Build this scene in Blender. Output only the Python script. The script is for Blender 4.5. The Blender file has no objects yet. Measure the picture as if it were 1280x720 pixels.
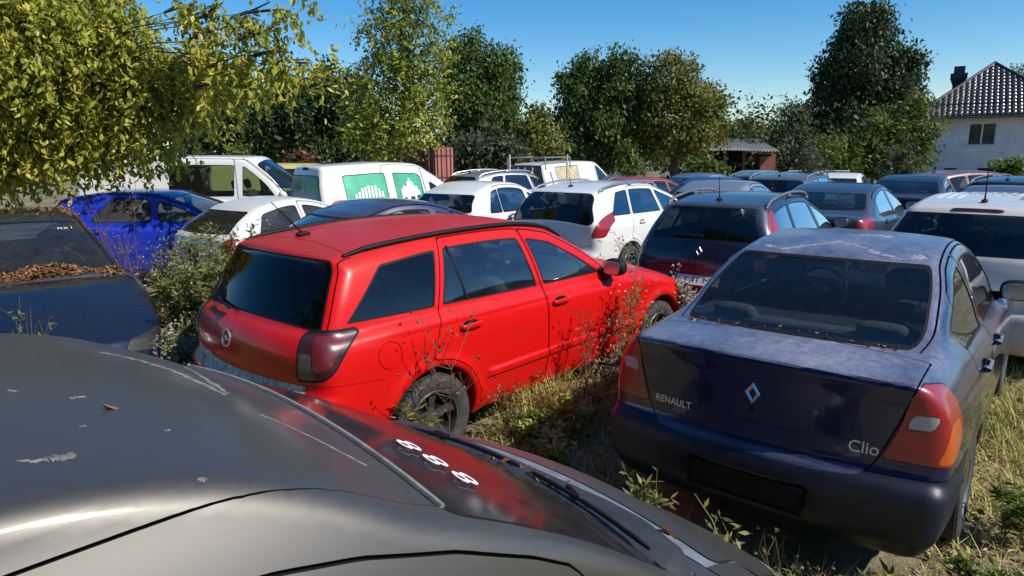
import bpy, math, random
import numpy as np
from mathutils import Matrix, Vector

random.seed(7)
RNG = np.random.default_rng(7)
R = math.radians
scene = bpy.context.scene
COL = scene.collection

# ------------------------------------------------------------------ camera
CAM_F, CAM_PITCH, CAM_H, CAM_ROLL = 837.3, 0.2051, 1.994, -0.0138   # focal length in 1280-px units
cam_data = bpy.data.cameras.new("camera")
cam_data.sensor_width = 36.0
cam_data.lens = CAM_F / 1280 * 36.0
cam_data.clip_start = 0.05
cam_data.clip_end = 4000
cam = bpy.data.objects.new("camera", cam_data)
COL.objects.link(cam)
_view = Matrix.Rotation(math.pi / 2 - CAM_PITCH, 4, 'X') @ Matrix.Rotation(CAM_ROLL, 4, 'Z')
cam.matrix_world = Matrix.Translation((0, 0, CAM_H)) @ _view
scene.camera = cam

# ------------------------------------------------------------------ light
SUN_AZ, SUN_EL = R(117), R(44)          # azimuth clockwise from +Y
world = bpy.data.worlds.new("World")
scene.world = world
world.use_nodes = True
wn = world.node_tree
bg = wn.nodes['Background']
sky = wn.nodes.new('ShaderNodeTexSky')
sky.sky_type = 'NISHITA'
sky.sun_disc = False
sky.sun_elevation = SUN_EL
sky.sun_rotation = SUN_AZ
sky.altitude = 200
sky.air_density = 1.0
sky.dust_density = 0.2
sky.ozone_density = 3.5
hsv = wn.nodes.new('ShaderNodeHueSaturation')          # a clear, deep autumn blue
hsv.inputs['Saturation'].default_value = 1.42
wn.links.new(sky.outputs[0], hsv.inputs['Color'])
wn.links.new(hsv.outputs[0], bg.inputs[0])
bg.inputs[1].default_value = 0.125
sun_data = bpy.data.lights.new("sun", 'SUN')
sun_data.energy = 4.9
sun_data.angle = R(0.53)
sun_data.color = (1.0, 0.94, 0.84)
sun = bpy.data.objects.new("sun", sun_data)
COL.objects.link(sun)
_sd = Vector((math.cos(SUN_EL) * math.sin(SUN_AZ), math.cos(SUN_EL) * math.cos(SUN_AZ), math.sin(SUN_EL)))
sun.rotation_euler = _sd.to_track_quat('Z', 'Y').to_euler()
scene.view_settings.view_transform = 'Standard'
scene.view_settings.look = 'None'
scene.view_settings.exposure = 0.16
scene.view_settings.gamma = 1.0
scene.view_settings.use_curve_mapping = False
scene.render.engine = 'CYCLES'
scene.cycles.max_bounces = 8
scene.cycles.transparent_max_bounces = 16
scene.cycles.use_denoising = True


def ray(px, py):
    a, b = (px - 640) / CAM_F, (py - 360) / CAM_F
    cr, sr = math.cos(CAM_ROLL), math.sin(CAM_ROLL)
    x, y = a * cr + b * sr, -a * sr + b * cr
    u = -y
    c, s = math.cos(CAM_PITCH), math.sin(CAM_PITCH)
    return np.array([x, c + u * s, -s + u * c])


def at_depth(px, py, Y):
    """world point seen at photo pixel (px,py), Y metres ahead"""
    d = ray(px, py)
    return np.array([0, 0, CAM_H]) + d * (Y / d[1])


def at_ground(px, py, z=0.0):
    d = ray(px, py)
    return np.array([0, 0, CAM_H]) + d * ((z - CAM_H) / d[2])


# ------------------------------------------------------------------ object helpers
def tag(o, label=None, cat=None, group=None, kind=None):
    if label: o['label'] = label
    if cat: o['category'] = cat
    if group: o['group'] = group
    if kind: o['kind'] = kind
    return o


def empty(name, loc=(0, 0, 0), rz=0.0):
    o = bpy.data.objects.new(name, None)
    COL.objects.link(o)
    o.location = loc
    o.rotation_euler = (0, 0, rz)
    o.empty_display_size = 0.2
    return o


def link_mesh(name, me, mat, parent=None):
    if mat is not None:
        for m in (mat if isinstance(mat, (list, tuple)) else [mat]):
            me.materials.append(m)
    o = bpy.data.objects.new(name, me)
    COL.objects.link(o)
    if parent is not None:
        o.parent = parent
    return o


def np_mesh(name, V, F, N=None, smooth=True):
    """mesh from numpy vertices and an (m,3) or (m,4) face array"""
    V = np.ascontiguousarray(V, np.float32)
    F = np.ascontiguousarray(F, np.int32)
    me = bpy.data.meshes.new(name)
    k = F.shape[1]
    me.vertices.add(len(V))
    me.vertices.foreach_set('co', V.ravel())
    me.loops.add(F.size)
    me.loops.foreach_set('vertex_index', F.ravel())
    me.polygons.add(len(F))
    me.polygons.foreach_set('loop_start', np.arange(0, F.size, k, dtype=np.int32))
    me.polygons.foreach_set('loop_total', np.full(len(F), k, np.int32))
    me.polygons.foreach_set('use_smooth', np.full(len(F), smooth, bool))
    me.update(calc_edges=True)
    if N is not None:
        me.normals_split_custom_set_from_vertices(np.ascontiguousarray(N, np.float32).tolist())
    return me


class MB:
    """collects simple shapes into one mesh"""
    def __init__(self):
        self.v, self.f = [], []

    def add(self, verts, faces):
        n = len(self.v)
        self.v += [tuple(p) for p in verts]
        self.f += [tuple(i + n for i in q) for q in faces]
        return self

    def box(self, c, s, rot=None):
        cx, cy, cz = c
        hx, hy, hz = s[0] / 2, s[1] / 2, s[2] / 2
        P = [Vector((x * hx, y * hy, z * hz)) for x in (-1, 1) for y in (-1, 1) for z in (-1, 1)]
        if rot is not None: P = [rot @ p for p in P]
        P = [(p.x + cx, p.y + cy, p.z + cz) for p in P]
        return self.add(P, [(0, 1, 3, 2), (4, 6, 7, 5), (0, 4, 5, 1), (2, 3, 7, 6), (0, 2, 6, 4), (1, 5, 7, 3)])

    def tube(self, pts, r, n=8, cap=True):
        pts = [Vector(p) for p in pts]
        rr = r if isinstance(r, (list, tuple)) else [r] * len(pts)
        V, F = [], []
        up = Vector((0.03, 0.02, 1))
        for i, p in enumerate(pts):
            t = (pts[min(i + 1, len(pts) - 1)] - pts[max(i - 1, 0)])
            t = t.normalized() if t.length > 1e-9 else Vector((0, 0, 1))
            a = t.cross(up)
            if a.length < 1e-3: a = t.cross(Vector((1, 0, 0)))
            a.normalize(); b = t.cross(a)
            for k in range(n):
                th = 2 * math.pi * k / n
                V.append(p + (a * math.cos(th) + b * math.sin(th)) * rr[i])
        for i in range(len(pts) - 1):
            for k in range(n):
                k2 = (k + 1) % n
                F.append((i * n + k, i * n + k2, (i + 1) * n + k2, (i + 1) * n + k))
        if cap:
            F.append(tuple(range(n - 1, -1, -1)))
            F.append(tuple((len(pts) - 1) * n + k for k in range(n)))
        return self.add(V, F)

    def lathe(self, prof, c, axis='y', n=32):
        """prof: (radius, height) list"""
        V, F = [], []
        for r, h in prof:
            for k in range(n):
                t = 2 * math.pi * k / n
                a, b = r * math.cos(t), r * math.sin(t)
                V.append({'y': (c[0] + a, c[1] + h, c[2] + b), 'z': (c[0] + a, c[1] + b, c[2] + h), 'x': (c[0] + h, c[1] + a, c[2] + b)}[axis])
        for i in range(len(prof) - 1):
            for k in range(n):
                k2 = (k + 1) % n
                F.append((i * n + k, i * n + k2, (i + 1) * n + k2, (i + 1) * n + k))
        return self.add(V, F)

    def rbox(self, c, s, k=3.0, n=10, rot=None):
        """rounded box (superellipsoid)"""
        V, F = [], []
        sg = lambda v, e: math.copysign(abs(v) ** e, v)
        e = 2.0 / k
        for i in range(n + 1):
            ph = -math.pi / 2 + math.pi * i / n
            for j in range(2 * n):
                th = math.pi * j / n
                p = Vector((sg(math.cos(ph), e) * sg(math.cos(th), e) * s[0] / 2,
                            sg(math.cos(ph), e) * sg(math.sin(th), e) * s[1] / 2, sg(math.sin(ph), e) * s[2] / 2))
                if rot is not None: p = rot @ p
                V.append((p.x + c[0], p.y + c[1], p.z + c[2]))
        m = 2 * n
        for i in range(n):
            for j in range(m):
                F.append((i * m + j, i * m + (j + 1) % m, (i + 1) * m + (j + 1) % m, (i + 1) * m + j))
        return self.add(V, F)

    def mesh(self, name, smooth=True, sharp=True):
        me = bpy.data.meshes.new(name)
        me.from_pydata(self.v, [], self.f)
        if smooth:
            me.polygons.foreach_set('use_smooth', [True] * len(me.polygons))
            if sharp: me.set_sharp_from_angle(angle=R(38))
        me.update()
        return me

    def build(self, name, mat, parent=None, smooth=True, sharp=True):
        return link_mesh(name, self.mesh(name, smooth, sharp), mat, parent)


# ------------------------------------------------------------------ materials
def new_mat(name):
    m = bpy.data.materials.new(name)
    m.use_nodes = True
    return m, m.node_tree.nodes, m.node_tree.links, m.node_tree.nodes['Principled BSDF']


def noise(N, L, scale, detail=4, rough=.6, coord='Object', vec=None):
    t = N.new('ShaderNodeTexNoise')
    t.inputs['Scale'].default_value = scale
    t.inputs['Detail'].default_value = detail
    t.inputs['Roughness'].default_value = rough
    if vec is None:
        c = N.new('ShaderNodeTexCoord')
        vec = c.outputs[coord]
    L.new(vec, t.inputs['Vector'])
    return t.outputs['Fac']


def ramp(N, L, fac, stops):
    r = N.new('ShaderNodeValToRGB')
    el = r.color_ramp.elements
    while len(el) < len(stops): el.new(0.5)
    for e, (p, c) in zip(el, stops):
        e.position = p
        e.color = (c[0], c[1], c[2], 1) if not isinstance(c, (int, float)) else (c, c, c, 1)
    L.new(fac, r.inputs[0])
    return r.outputs[0]


def mixc(N, L, fac, a, b):
    m = N.new('ShaderNodeMix')
    m.data_type = 'RGBA'
    for s, v in ((m.inputs[0], fac), (m.inputs[6], a), (m.inputs[7], b)):
        if hasattr(v, 'is_linked'): L.new(v, s)
        elif isinstance(v, (int, float)): s.default_value = v
        else: s.default_value = (v[0], v[1], v[2], 1)
    return m.outputs[2]


def mathn(N, L, op, a, b=None, clamp=False):
    m = N.new('ShaderNodeMath')
    m.operation = op
    m.use_clamp = clamp
    for s, v in ((m.inputs[0], a), (m.inputs[1], b)):
        if v is None: continue
        if hasattr(v, 'is_linked'): L.new(v, s)
        else: s.default_value = v
    return m.outputs[0]


_MC = {}


def simple(name, color, rough=.5, metallic=0.0, var=0.0, scale=6.0, bump=0.0, spec=.5):
    if name in _MC: return _MC[name]
    m, N, L, P = new_mat(name)
    P.inputs['Roughness'].default_value = rough
    P.inputs['Metallic'].default_value = metallic
    P.inputs['Specular IOR Level'].default_value = spec
    if var:
        f = noise(N, L, scale)
        c = ramp(N, L, f, [(.3, [v * (1 - var) for v in color]), (.7, [min(1, v * (1 + var)) for v in color])])
        L.new(c, P.inputs['Base Color'])
        if bump:
            b = N.new('ShaderNodeBump'); b.inputs['Strength'].default_value = bump; b.inputs['Distance'].default_value = .01
            L.new(f, b.inputs['Height']); L.new(b.outputs[0], P.inputs['Normal'])
    else:
        P.inputs['Base Color'].default_value = (*color, 1)
    _MC[name] = m
    return m


def paint(name, color, dust=.25, coat=.8, rough=.38, metallic=0.0, flake=0.0, dustcol=(.30, .27, .23), marks=.0, coat_rough=.06, spec=.5):
    """weathered car paint: clear coat, dust film settled on it, a few pale droppings"""
    if name in _MC: return _MC[name]
    m, N, L, P = new_mat(name)
    P.inputs['Metallic'].default_value = metallic
    P.inputs['Coat Weight'].default_value = coat
    P.inputs['Specular IOR Level'].default_value = spec
    co = N.new('ShaderNodeTexCoord').outputs['Object']
    n1 = noise(N, L, 1.3, 6, .65, vec=co)
    n2 = noise(N, L, 22.0, 5, .7, vec=co)
    geo = N.new('ShaderNodeNewGeometry')
    sx = N.new('ShaderNodeSeparateXYZ'); L.new(geo.outputs['True Normal'], sx.inputs[0])
    up = ramp(N, L, sx.outputs[2], [(.50, .0), (.94, 1.0)])
    a = mathn(N, L, 'MULTIPLY', ramp(N, L, n1, [(.32, .25), (.72, 1.0)]), ramp(N, L, n2, [(.3, .55), (.75, 1.0)]))
    vo = N.new('ShaderNodeTexVoronoi'); vo.inputs['Scale'].default_value = 55; L.new(co, vo.inputs['Vector'])
    sp_ = ramp(N, L, vo.outputs['Distance'], [(.06, 1.0), (.16, .0)])
    n5 = noise(N, L, 5.0, 3, .6, vec=co)
    a = mathn(N, L, 'ADD', a, mathn(N, L, 'MULTIPLY', sp_, ramp(N, L, n5, [(.45, 0), (.7, .55)])), True)
    d = mathn(N, L, 'MULTIPLY', mathn(N, L, 'MULTIPLY', a, up), dust, True)
    c = mixc(N, L, d, color, dustcol)
    rg = mathn(N, L, 'MULTIPLY_ADD', d, .5); rg.node.inputs[2].default_value = rough
    L.new(rg, P.inputs['Roughness'])
    cr = mathn(N, L, 'MULTIPLY_ADD', d, .35); cr.node.inputs[2].default_value = coat_rough
    L.new(cr, P.inputs['Coat Roughness'])
    if marks:
        n3 = noise(N, L, 9.0, 2, .5, vec=co)
        k = mathn(N, L, 'MULTIPLY', ramp(N, L, n3, [(.735, 0), (.76, 1)]), marks)
        c = mixc(N, L, k, c, (.55, .55, .52))
    # the bare inner side of the panel is dark trim, not paint
    c = mixc(N, L, geo.outputs['Backfacing'], c, (.02, .02, .022))
    L.new(c, P.inputs['Base Color'])
    cw = mathn(N, L, 'SUBTRACT', coat, geo.outputs['Backfacing'], True)
    L.new(cw, P.inputs['Coat Weight'])
    _MC[name] = m
    return m


def glass(name, tint=(.30, .34, .34), dirt=.12, dirtcol=(.22, .21, .19), gloss_rough=.02, boost=1.0):
    if name in _MC: return _MC[name]
    m, N, L, P = new_mat(name)
    N.remove(P)
    out = N['Material Output']
    tr = N.new('ShaderNodeBsdfTransparent'); tr.inputs[0].default_value = (*tint, 1)
    gl = N.new('ShaderNodeBsdfGlossy'); gl.inputs['Roughness'].default_value = gloss_rough
    gl.inputs[0].default_value = (.95, .97, 1, 1)
    df = N.new('ShaderNodeBsdfDiffuse'); df.inputs[0].default_value = (*dirtcol, 1)
    lw = N.new('ShaderNodeLayerWeight'); lw.inputs[0].default_value = .5
    f5 = mathn(N, L, 'POWER', lw.outputs['Facing'], 4.0)
    fr = mathn(N, L, 'MULTIPLY_ADD', f5, .9 * boost, True); fr.node.inputs[2].default_value = .055 * boost
    co = N.new('ShaderNodeTexCoord').outputs['Object']
    n1 = noise(N, L, 3.0, 5, .7, vec=co)
    n2 = noise(N, L, 30.0, 3, .6, vec=co)
    dm = mathn(N, L, 'MULTIPLY', mathn(N, L, 'MULTIPLY', ramp(N, L, n1, [(.3, .3), (.75, 1)]), ramp(N, L, n2, [(.3, .6), (.7, 1)])), dirt, True)
    m1 = N.new('ShaderNodeMixShader'); L.new(dm, m1.inputs[0]); L.new(tr.outputs[0], m1.inputs[1]); L.new(df.outputs[0], m1.inputs[2])
    m2 = N.new('ShaderNodeMixShader'); L.new(fr, m2.inputs[0]); L.new(m1.outputs[0], m2.inputs[1]); L.new(gl.outputs[0], m2.inputs[2])
    L.new(m2.outputs[0], out.inputs[0])
    _MC[name] = m
    return m


def lens(name, color, rough=.12, inner=.0):
    """coloured plastic lamp lens with the ribbed reflector showing through"""
    if name in _MC: return _MC[name]
    m, N, L, P = new_mat(name)
    co = N.new('ShaderNodeTexCoord').outputs['Object']
    w = N.new('ShaderNodeTexWave'); w.wave_type = 'BANDS'; w.bands_direction = 'Z'
    w.inputs['Scale'].default_value = 40; w.inputs['Distortion'].default_value = 1.0
    L.new(co, w.inputs[0])
    n = noise(N, L, 10, 3, .5, vec=co)
    c = ramp(N, L, mathn(N, L, 'MULTIPLY', w.outputs['Fac'], n), [(.05, [v * .75 for v in color]), (.45, color)])
    L.new(c, P.inputs['Base Color'])
    P.inputs['Roughness'].default_value = .35
    P.inputs['Coat Weight'].default_value = 1.0
    P.inputs['Coat Roughness'].default_value = rough
    P.inputs['Subsurface Weight'].default_value = 0.0
    _MC[name] = m
    return m


BLACK = simple('black rubber trim', (.010, .010, .011), .6, var=.3, scale=30, spec=.2)
PLASTIC = simple('dark grey plastic', (.030, .031, .034), .5, var=.3, scale=12)
WELL = simple('wheel well liner', (.008, .008, .008), .9, spec=.1)
FABRIC = simple('dark grey seat fabric', (.060, .062, .068), .9, var=.25, scale=40, bump=.3)
FABRIC_L = simple('light grey seat fabric', (.22, .22, .23), .9, var=.2, scale=30)
TYRE = simple('worn tyre rubber', (.045, .044, .042), .85, var=.35, scale=25, bump=.4)
ALLOY = simple('dull alloy', (.22, .22, .23), .45, .6, var=.25, scale=14)
ALLOY_D = simple('blackened alloy', (.035, .035, .037), .5, .3, var=.3, scale=14)
CHROME = simple('chrome badge', (.62, .63, .65), .34, .9)
SILVER = simple('silver trim', (.40, .41, .42), .35, .7)
G_STD = glass('car glass', (.58, .66, .66), .08, boost=1.3)
G_TINT = glass('tinted car glass', (.05, .055, .06), .03, (.10, .10, .10))
G_DIRTY = glass('dusty car glass', (.30, .34, .34), .34)
L_RED = lens('red lamp lens', (.34, .012, .012))
L_ORANGE = lens('orange lamp lens', (.62, .11, .012))
L_CLEAR = lens('clear lamp lens', (.40, .40, .40))
L_SMOKE = lens('smoked red lamp lens', (.060, .010, .013))
WHITEMARK = simple('white paint marker', (.82, .82, .80), .6)
DRYLEAF = simple('dry brown leaf', (.24, .105, .04), .8, var=.55, scale=9)
# ================================================================== car builder
def spl(pts, n=10, closed=False):
    """Catmull-Rom through the points"""
    P = np.array(pts, float)
    if len(P) < 3: return P
    a = np.vstack([2 * P[0] - P[1], P, 2 * P[-1] - P[-2]])
    out = []
    for i in range(1, len(a) - 2):
        p0, p1, p2, p3 = a[i - 1], a[i], a[i + 1], a[i + 2]
        for t in np.linspace(0, 1, n, endpoint=False):
            out.append(.5 * (2 * p1 + (p2 - p0) * t + (2 * p0 - 5 * p1 + 4 * p2 - p3) * t * t + (3 * p1 - 3 * p2 + p3 - p0) * t ** 3))
    out.append(P[-1])
    return np.array(out)


def outline(segs, n=8):
    out = []
    for s in segs:
        q = spl(s, n)
        if out and np.allclose(out[-1], q[0]): q = q[1:]
        out += [tuple(p) for p in q]
    if np.allclose(out[0], out[-1]): out = out[:-1]
    return np.array(out)


def poly_sd(x, z, P):
    d2 = np.full(x.shape, 1e9)
    ins = np.zeros(x.shape, bool)
    n = len(P)
    for i in range(n):
        ax, az = P[i]; bx, bz = P[(i + 1) % n]
        ex, ez = bx - ax, bz - az
        l2 = ex * ex + ez * ez
        if l2 < 1e-14: continue
        wx, wz = x - ax, z - az
        t = np.clip((wx * ex + wz * ez) / l2, 0, 1)
        d2 = np.minimum(d2, (wx - ex * t) ** 2 + (wz - ez * t) ** 2)
        if az != bz:
            c = (az > z) != (bz > z)
            ins ^= c & (x < ex * (z - az) / (bz - az) + ax)
    return np.where(ins, -1, 1) * np.sqrt(d2)


def round_poly(P, r, n=5):
    P = np.array(P, float); out = []
    m = len(P)
    rr = r if isinstance(r, (list, tuple)) else [r] * m
    for i in range(m):
        a, b, c = P[i - 1], P[i], P[(i + 1) % m]
        u, v = a - b, c - b
        lu, lv = np.linalg.norm(u), np.linalg.norm(v)
        k = min(rr[i], .45 * lu, .45 * lv)
        if k < 1e-4: out.append(b); continue
        p, q = b + u / lu * k, b + v / lv * k
        for t in np.linspace(0, 1, n):
            out.append((1 - t) ** 2 * p + 2 * t * (1 - t) * b + t * t * q)
    return np.array(out)


def _blur(A, s, axis):
    k = int(3 * s + 1)
    w = np.exp(-.5 * (np.arange(-k, k + 1) / s) ** 2); w /= w.sum()
    pad = [(0, 0)] * A.ndim; pad[axis] = (k, k)
    B = np.pad(A, pad, mode='edge')
    out = np.zeros_like(A)
    for i, ww in enumerate(w):
        sl = [slice(None)] * A.ndim; sl[axis] = slice(i, i + A.shape[axis])
        out += ww * B[tuple(sl)]
    return out


class LUT:
    """smoothed signed distance to a side-view outline"""
    def __init__(self, P, h, sigma, box):
        self.h = h; self.x0, x1, self.z0, z1 = box
        xs = np.arange(self.x0, x1 + h, h); zs = np.arange(self.z0, z1 + h, h)
        X, Z = np.meshgrid(xs, zs, indexing='ij')
        D = poly_sd(X, Z, P)
        D = _blur(_blur(D, sigma / h, 0), sigma / h, 1)
        self.D = D; self.nx, self.nz = D.shape

    def lin(self, x, z):
        u = np.clip((x - self.x0) / self.h, 0, self.nx - 1.001); v = np.clip((z - self.z0) / self.h, 0, self.nz - 1.001)
        i = u.astype(np.int32); j = v.astype(np.int32); a = u - i; b = v - j
        D = self.D
        return (D[i, j] * (1 - a) + D[i + 1, j] * a) * (1 - b) + (D[i, j + 1] * (1 - a) + D[i + 1, j + 1] * a) * b

    def cub(self, x, z):
        u = np.clip((x - self.x0) / self.h, 1, self.nx - 2.001); v = np.clip((z - self.z0) / self.h, 1, self.nz - 2.001)
        i = u.astype(np.int32); j = v.astype(np.int32); a = u - i; b = v - j
        bs = lambda t: ((1 - t) ** 3 / 6, (3 * t ** 3 - 6 * t * t + 4) / 6, (-3 * t ** 3 + 3 * t * t + 3 * t + 1) / 6, t ** 3 / 6)
        wa, wb = bs(a), bs(b)
        D = self.D; r = 0
        for p in range(4):
            for q in range(4):
                r = r + wa[p] * wb[q] * D[i + p - 1, j + q - 1]
        return r


class Tab:
    """smoothed 1-D function"""
    def __init__(self, pts, sigma=.08):
        xs = [p[0] for p in pts]; ys = [p[1] for p in pts]
        self.a, self.b = xs[0] - .5, xs[-1] + .5
        t = np.linspace(self.a, self.b, 600)
        y = np.interp(t, xs, ys)
        self.y = _blur(y, sigma / ((self.b - self.a) / 599), 0)

    def __call__(self, x):
        u = np.clip((x - self.a) / (self.b - self.a) * 599, 0, 598.999)
        i = u.astype(np.int32); f = u - i
        return self.y[i] * (1 - f) + self.y[i + 1] * f


def smax(a, b, k):
    h = np.maximum(k - np.abs(a - b), 0) / k
    return np.maximum(a, b) + h * h * k * .25


def smin(a, b, k):
    return -smax(-a, -b, k)


def ss(x, a, b):
    t = np.clip((x - a) / (b - a), 0, 1)
    return t * t * (3 - 2 * t)


class Shape:
    """smooth car-body solid: two side-view outlines, limited by plan and section widths"""
    def __init__(self, sp):
        self.sp = sp
        box = (sp['xr'] - .35, sp['xf'] + .35, -.1, sp['H'] + .25)
        h = .015 if sp['h'] < .03 else .025
        sg = sp.get('sigma', .018)
        self.low = LUT(outline(sp['low']), h, sg, box)
        self.gh = LUT(outline(sp['gh']), h, sg, box)
        self.wx, self.tz = Tab(sp['wx'], .12), Tab(sp['tz'], .03)
        self.wg, self.tg = Tab(sp['wg'], .12), Tab(sp['tg'], .04)
        xr, xf = sp['xr'], sp['xf']
        xm = sp.get('bow_x', (xr + .9, xr + 1.8))
        self.bow = Tab([(xr, -sp['br']), (xm[0], -sp['br']), (xm[1], sp['bf'] * .6), (xf, sp['bf'])], .15)

    def parts(self, P, cub=False):
        sp = self.sp
        x, y, z = P[..., 0], P[..., 1], P[..., 2]
        ay = np.abs(y); y2 = y * y
        xs = x + self.bow(x) * y2
        fl = self.low.cub if cub else self.low.lin
        fg = self.gh.cub if cub else self.gh.lin
        A = fl(xs, z + sp['crown'] * y2)
        S = ay - (self.wx(x) - self.tz(z))
        A2 = fg(xs, z + sp['gcrown'] * y2)
        S2 = ay - (self.wg(x) - self.tg(z))
        return x, y, z, ay, A, S, A2, S2

    def F(self, P, cub=False):
        sp = self.sp
        x, y, z, ay, A, S, A2, S2 = self.parts(P, cub)
        lo = smax(A, S, sp['kl'])
        g = smax(A2, S2, sp['kg'])
        r = smin(lo, g, sp['kj'])
        for b in sp['bumps']:
            r = r - b(x, y, ay, z)
        R0 = sp['arch']
        for wx in sp['wheels']:
            d = np.hypot(x - wx, z - sp['wr'])
            r = r - sp['flare'] * np.exp(-((d - R0 - .035) / .045) ** 2) * ss(ay, .4, .6) * ss(-z, -1.0, -.85)
            hole = smax(d - R0, .44 - ay, .02)
            r = smax(r, -hole, .014)
        return r

    def grad(self, P, e=.003):
        G = np.empty_like(P)
        for k in range(3):
            q = np.zeros(3); q[k] = e
            G[:, k] = (self.F(P + q, True) - self.F(P - q, True)) / (2 * e)
        return G

    def mesh(self):
        sp = self.sp; h = sp['h']
        W = max(p[1] for p in sp['wx']) + .08
        xs = np.arange(sp['xr'] - .06, sp['xf'] + .06 + h, h)
        ny = int(math.ceil(W / h)); ys = (np.arange(-ny, ny + 1)) * h + h * .5 * 0
        zs = np.arange(.10, sp['H'] + .07 + h, h)
        nx, nyy, nz = len(xs), len(ys), len(zs)
        F = np.empty((nx, nyy, nz))
        for i0 in range(0, nx, 40):
            X, Y, Z = np.meshgrid(xs[i0:i0 + 40], ys, zs, indexing='ij')
            F[i0:i0 + 40] = self.F(np.stack([X, Y, Z], -1))
        F[np.abs(F) < 1e-7] = 1e-7
        s = F < 0
        cs = (nx - 1, nyy - 1, nz - 1); nc = cs[0] * cs[1] * cs[2]
        flat, ps = [], []
        c = [xs, ys, zs]
        for ax in range(3):
            sl0 = [slice(None)] * 3; sl1 = [slice(None)] * 3
            sl0[ax] = slice(0, -1); sl1[ax] = slice(1, None)
            a, b = F[tuple(sl0)], F[tuple(sl1)]
            cross = (a < 0) != (b < 0)
            idx = np.argwhere(cross)
            av, bv = a[cross], b[cross]
            t = av / (av - bv)
            pos = np.stack([c[k][idx[:, k]] for k in range(3)], 1)
            pos[:, ax] += t * h
            o = [k for k in range(3) if k != ax]
            for d0 in (0, -1):
                for d1 in (0, -1):
                    j = idx.copy(); j[:, o[0]] += d0; j[:, o[1]] += d1
                    ok = np.all((j >= 0) & (j < np.array(cs)), 1)
                    flat.append((j[ok, 0] * cs[1] + j[ok, 1]) * cs[2] + j[ok, 2]); ps.append(pos[ok])
        flat = np.concatenate(flat); ps = np.vstack(ps)
        cnt = np.bincount(flat, minlength=nc).reshape(cs)
        acc = np.stack([np.bincount(flat, weights=ps[:, k], minlength=nc) for k in range(3)], -1).reshape(cs + (3,))
        m = cnt > 0
        vid = np.full(cnt.shape, -1, np.int64); vid[m] = np.arange(m.sum())
        V = acc[m] / cnt[m][:, None]
        quads = []
        for ax in range(3):
            o = [(1, 2), (2, 0), (0, 1)][ax]
            sl0 = [slice(None)] * 3; sl1 = [slice(None)] * 3
            sl0[ax] = slice(0, -1); sl1[ax] = slice(1, None)
            a, b = s[tuple(sl0)], s[tuple(sl1)]
            idx = np.argwhere(a != b); flip = b[a != b]
            q = []
            ok = np.ones(len(idx), bool)
            for d0, d1 in ((-1, -1), (0, -1), (0, 0), (-1, 0)):
                j = idx.copy(); j[:, o[0]] += d0; j[:, o[1]] += d1
                ok &= np.all((j >= 0) & (j < np.array(cnt.shape)), 1)
                q.append(j)
            Q = np.stack([vid[tuple(np.clip(j, 0, np.array(cnt.shape) - 1).T)] for j in q], 1)[ok]
            fl = flip[ok]
            Q[fl] = Q[fl][:, ::-1]
            quads.append(Q)
        Q = np.vstack(quads); Q = Q[(Q >= 0).all(1)]
        for _ in range(4):
            f = self.F(V, True); g = self.grad(V)
            n2 = np.maximum((g * g).sum(1), .2)
            step = np.clip(f / n2, -.4 * h, .4 * h)
            V = V - g * step[:, None]
        T = np.vstack([Q[:, [0, 1, 2]], Q[:, [0, 2, 3]]])
        self.V, self.T = V, T
        self.L = np.zeros(len(T), np.int32)
        self.names = {0: 'body'}
        return self

    # ---- cutting along a field -------------------------------------------------
    def split(self, f):
        f = np.where(np.abs(f) < 2e-6, 2e-6, f)
        V, T, L = self.V, self.T, self.L
        s = f > 0
        st = s[T]; k = st.sum(1)
        mix = (k == 1) | (k == 2)
        if not mix.any(): return f
        Tm, Lm, sm, km = T[mix], L[mix], st[mix], k[mix]
        lone = np.where((km == 1)[:, None], sm, ~sm).argmax(1)
        ar = np.arange(len(Tm))
        a, b, c = Tm[ar, lone], Tm[ar, (lone + 1) % 3], Tm[ar, (lone + 2) % 3]
        n = len(V)
        e = np.concatenate([np.stack([a, b], 1), np.stack([a, c], 1)]); es = np.sort(e, 1)
        key = es[:, 0] * n + es[:, 1]
        uk, inv = np.unique(key, return_inverse=True)
        p, q = uk // n, uk % n
        t = (f[p] / (f[p] - f[q]))
        NV = V[p] + (V[q] - V[p]) * t[:, None]
        ab, ac = n + inv[:len(a)], n + inv[len(a):]
        NT = np.vstack([np.stack([a, ab, ac], 1), np.stack([ab, b, c], 1), np.stack([ab, c, ac], 1)])
        self.V = np.vstack([V, NV]); self.T = np.vstack([T[~mix], NT]); self.L = np.concatenate([L[~mix], Lm, Lm, Lm])
        return np.concatenate([f, np.zeros(len(NV))])

    def lab(self, name):
        for k, v in self.names.items():
            if v == name: return k
        k = max(self.names) + 1
        self.names[k] = name
        return k

    def cut(self, field, to, frm=('body',), ring=None, rw=.004, inner=0.0):
        """faces where field<0 get label `to`; a strip rw wide outside/inside the edge gets `ring`"""
        frm = [self.lab(n) for n in frm]
        def fv():
            return field(*self.parts(self.V))
        if ring:
            f = self.split(fv() - rw)
            tf = fv()
            cen = tf[self.T].mean(1)
            sel = np.isin(self.L, frm) & (cen < rw)
            rl = self.lab(ring)
            self.L[sel] = rl
            f = self.split(fv() + inner)
            tf = fv()
            cen = tf[self.T].mean(1)
            tl = self.lab(to)
            self.L[(self.L == rl) & (cen < -inner)] = tl
        else:
            self.split(fv())
            cen = fv()[self.T].mean(1)
            self.L[np.isin(self.L, frm) & (cen < 0)] = self.lab(to)

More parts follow.
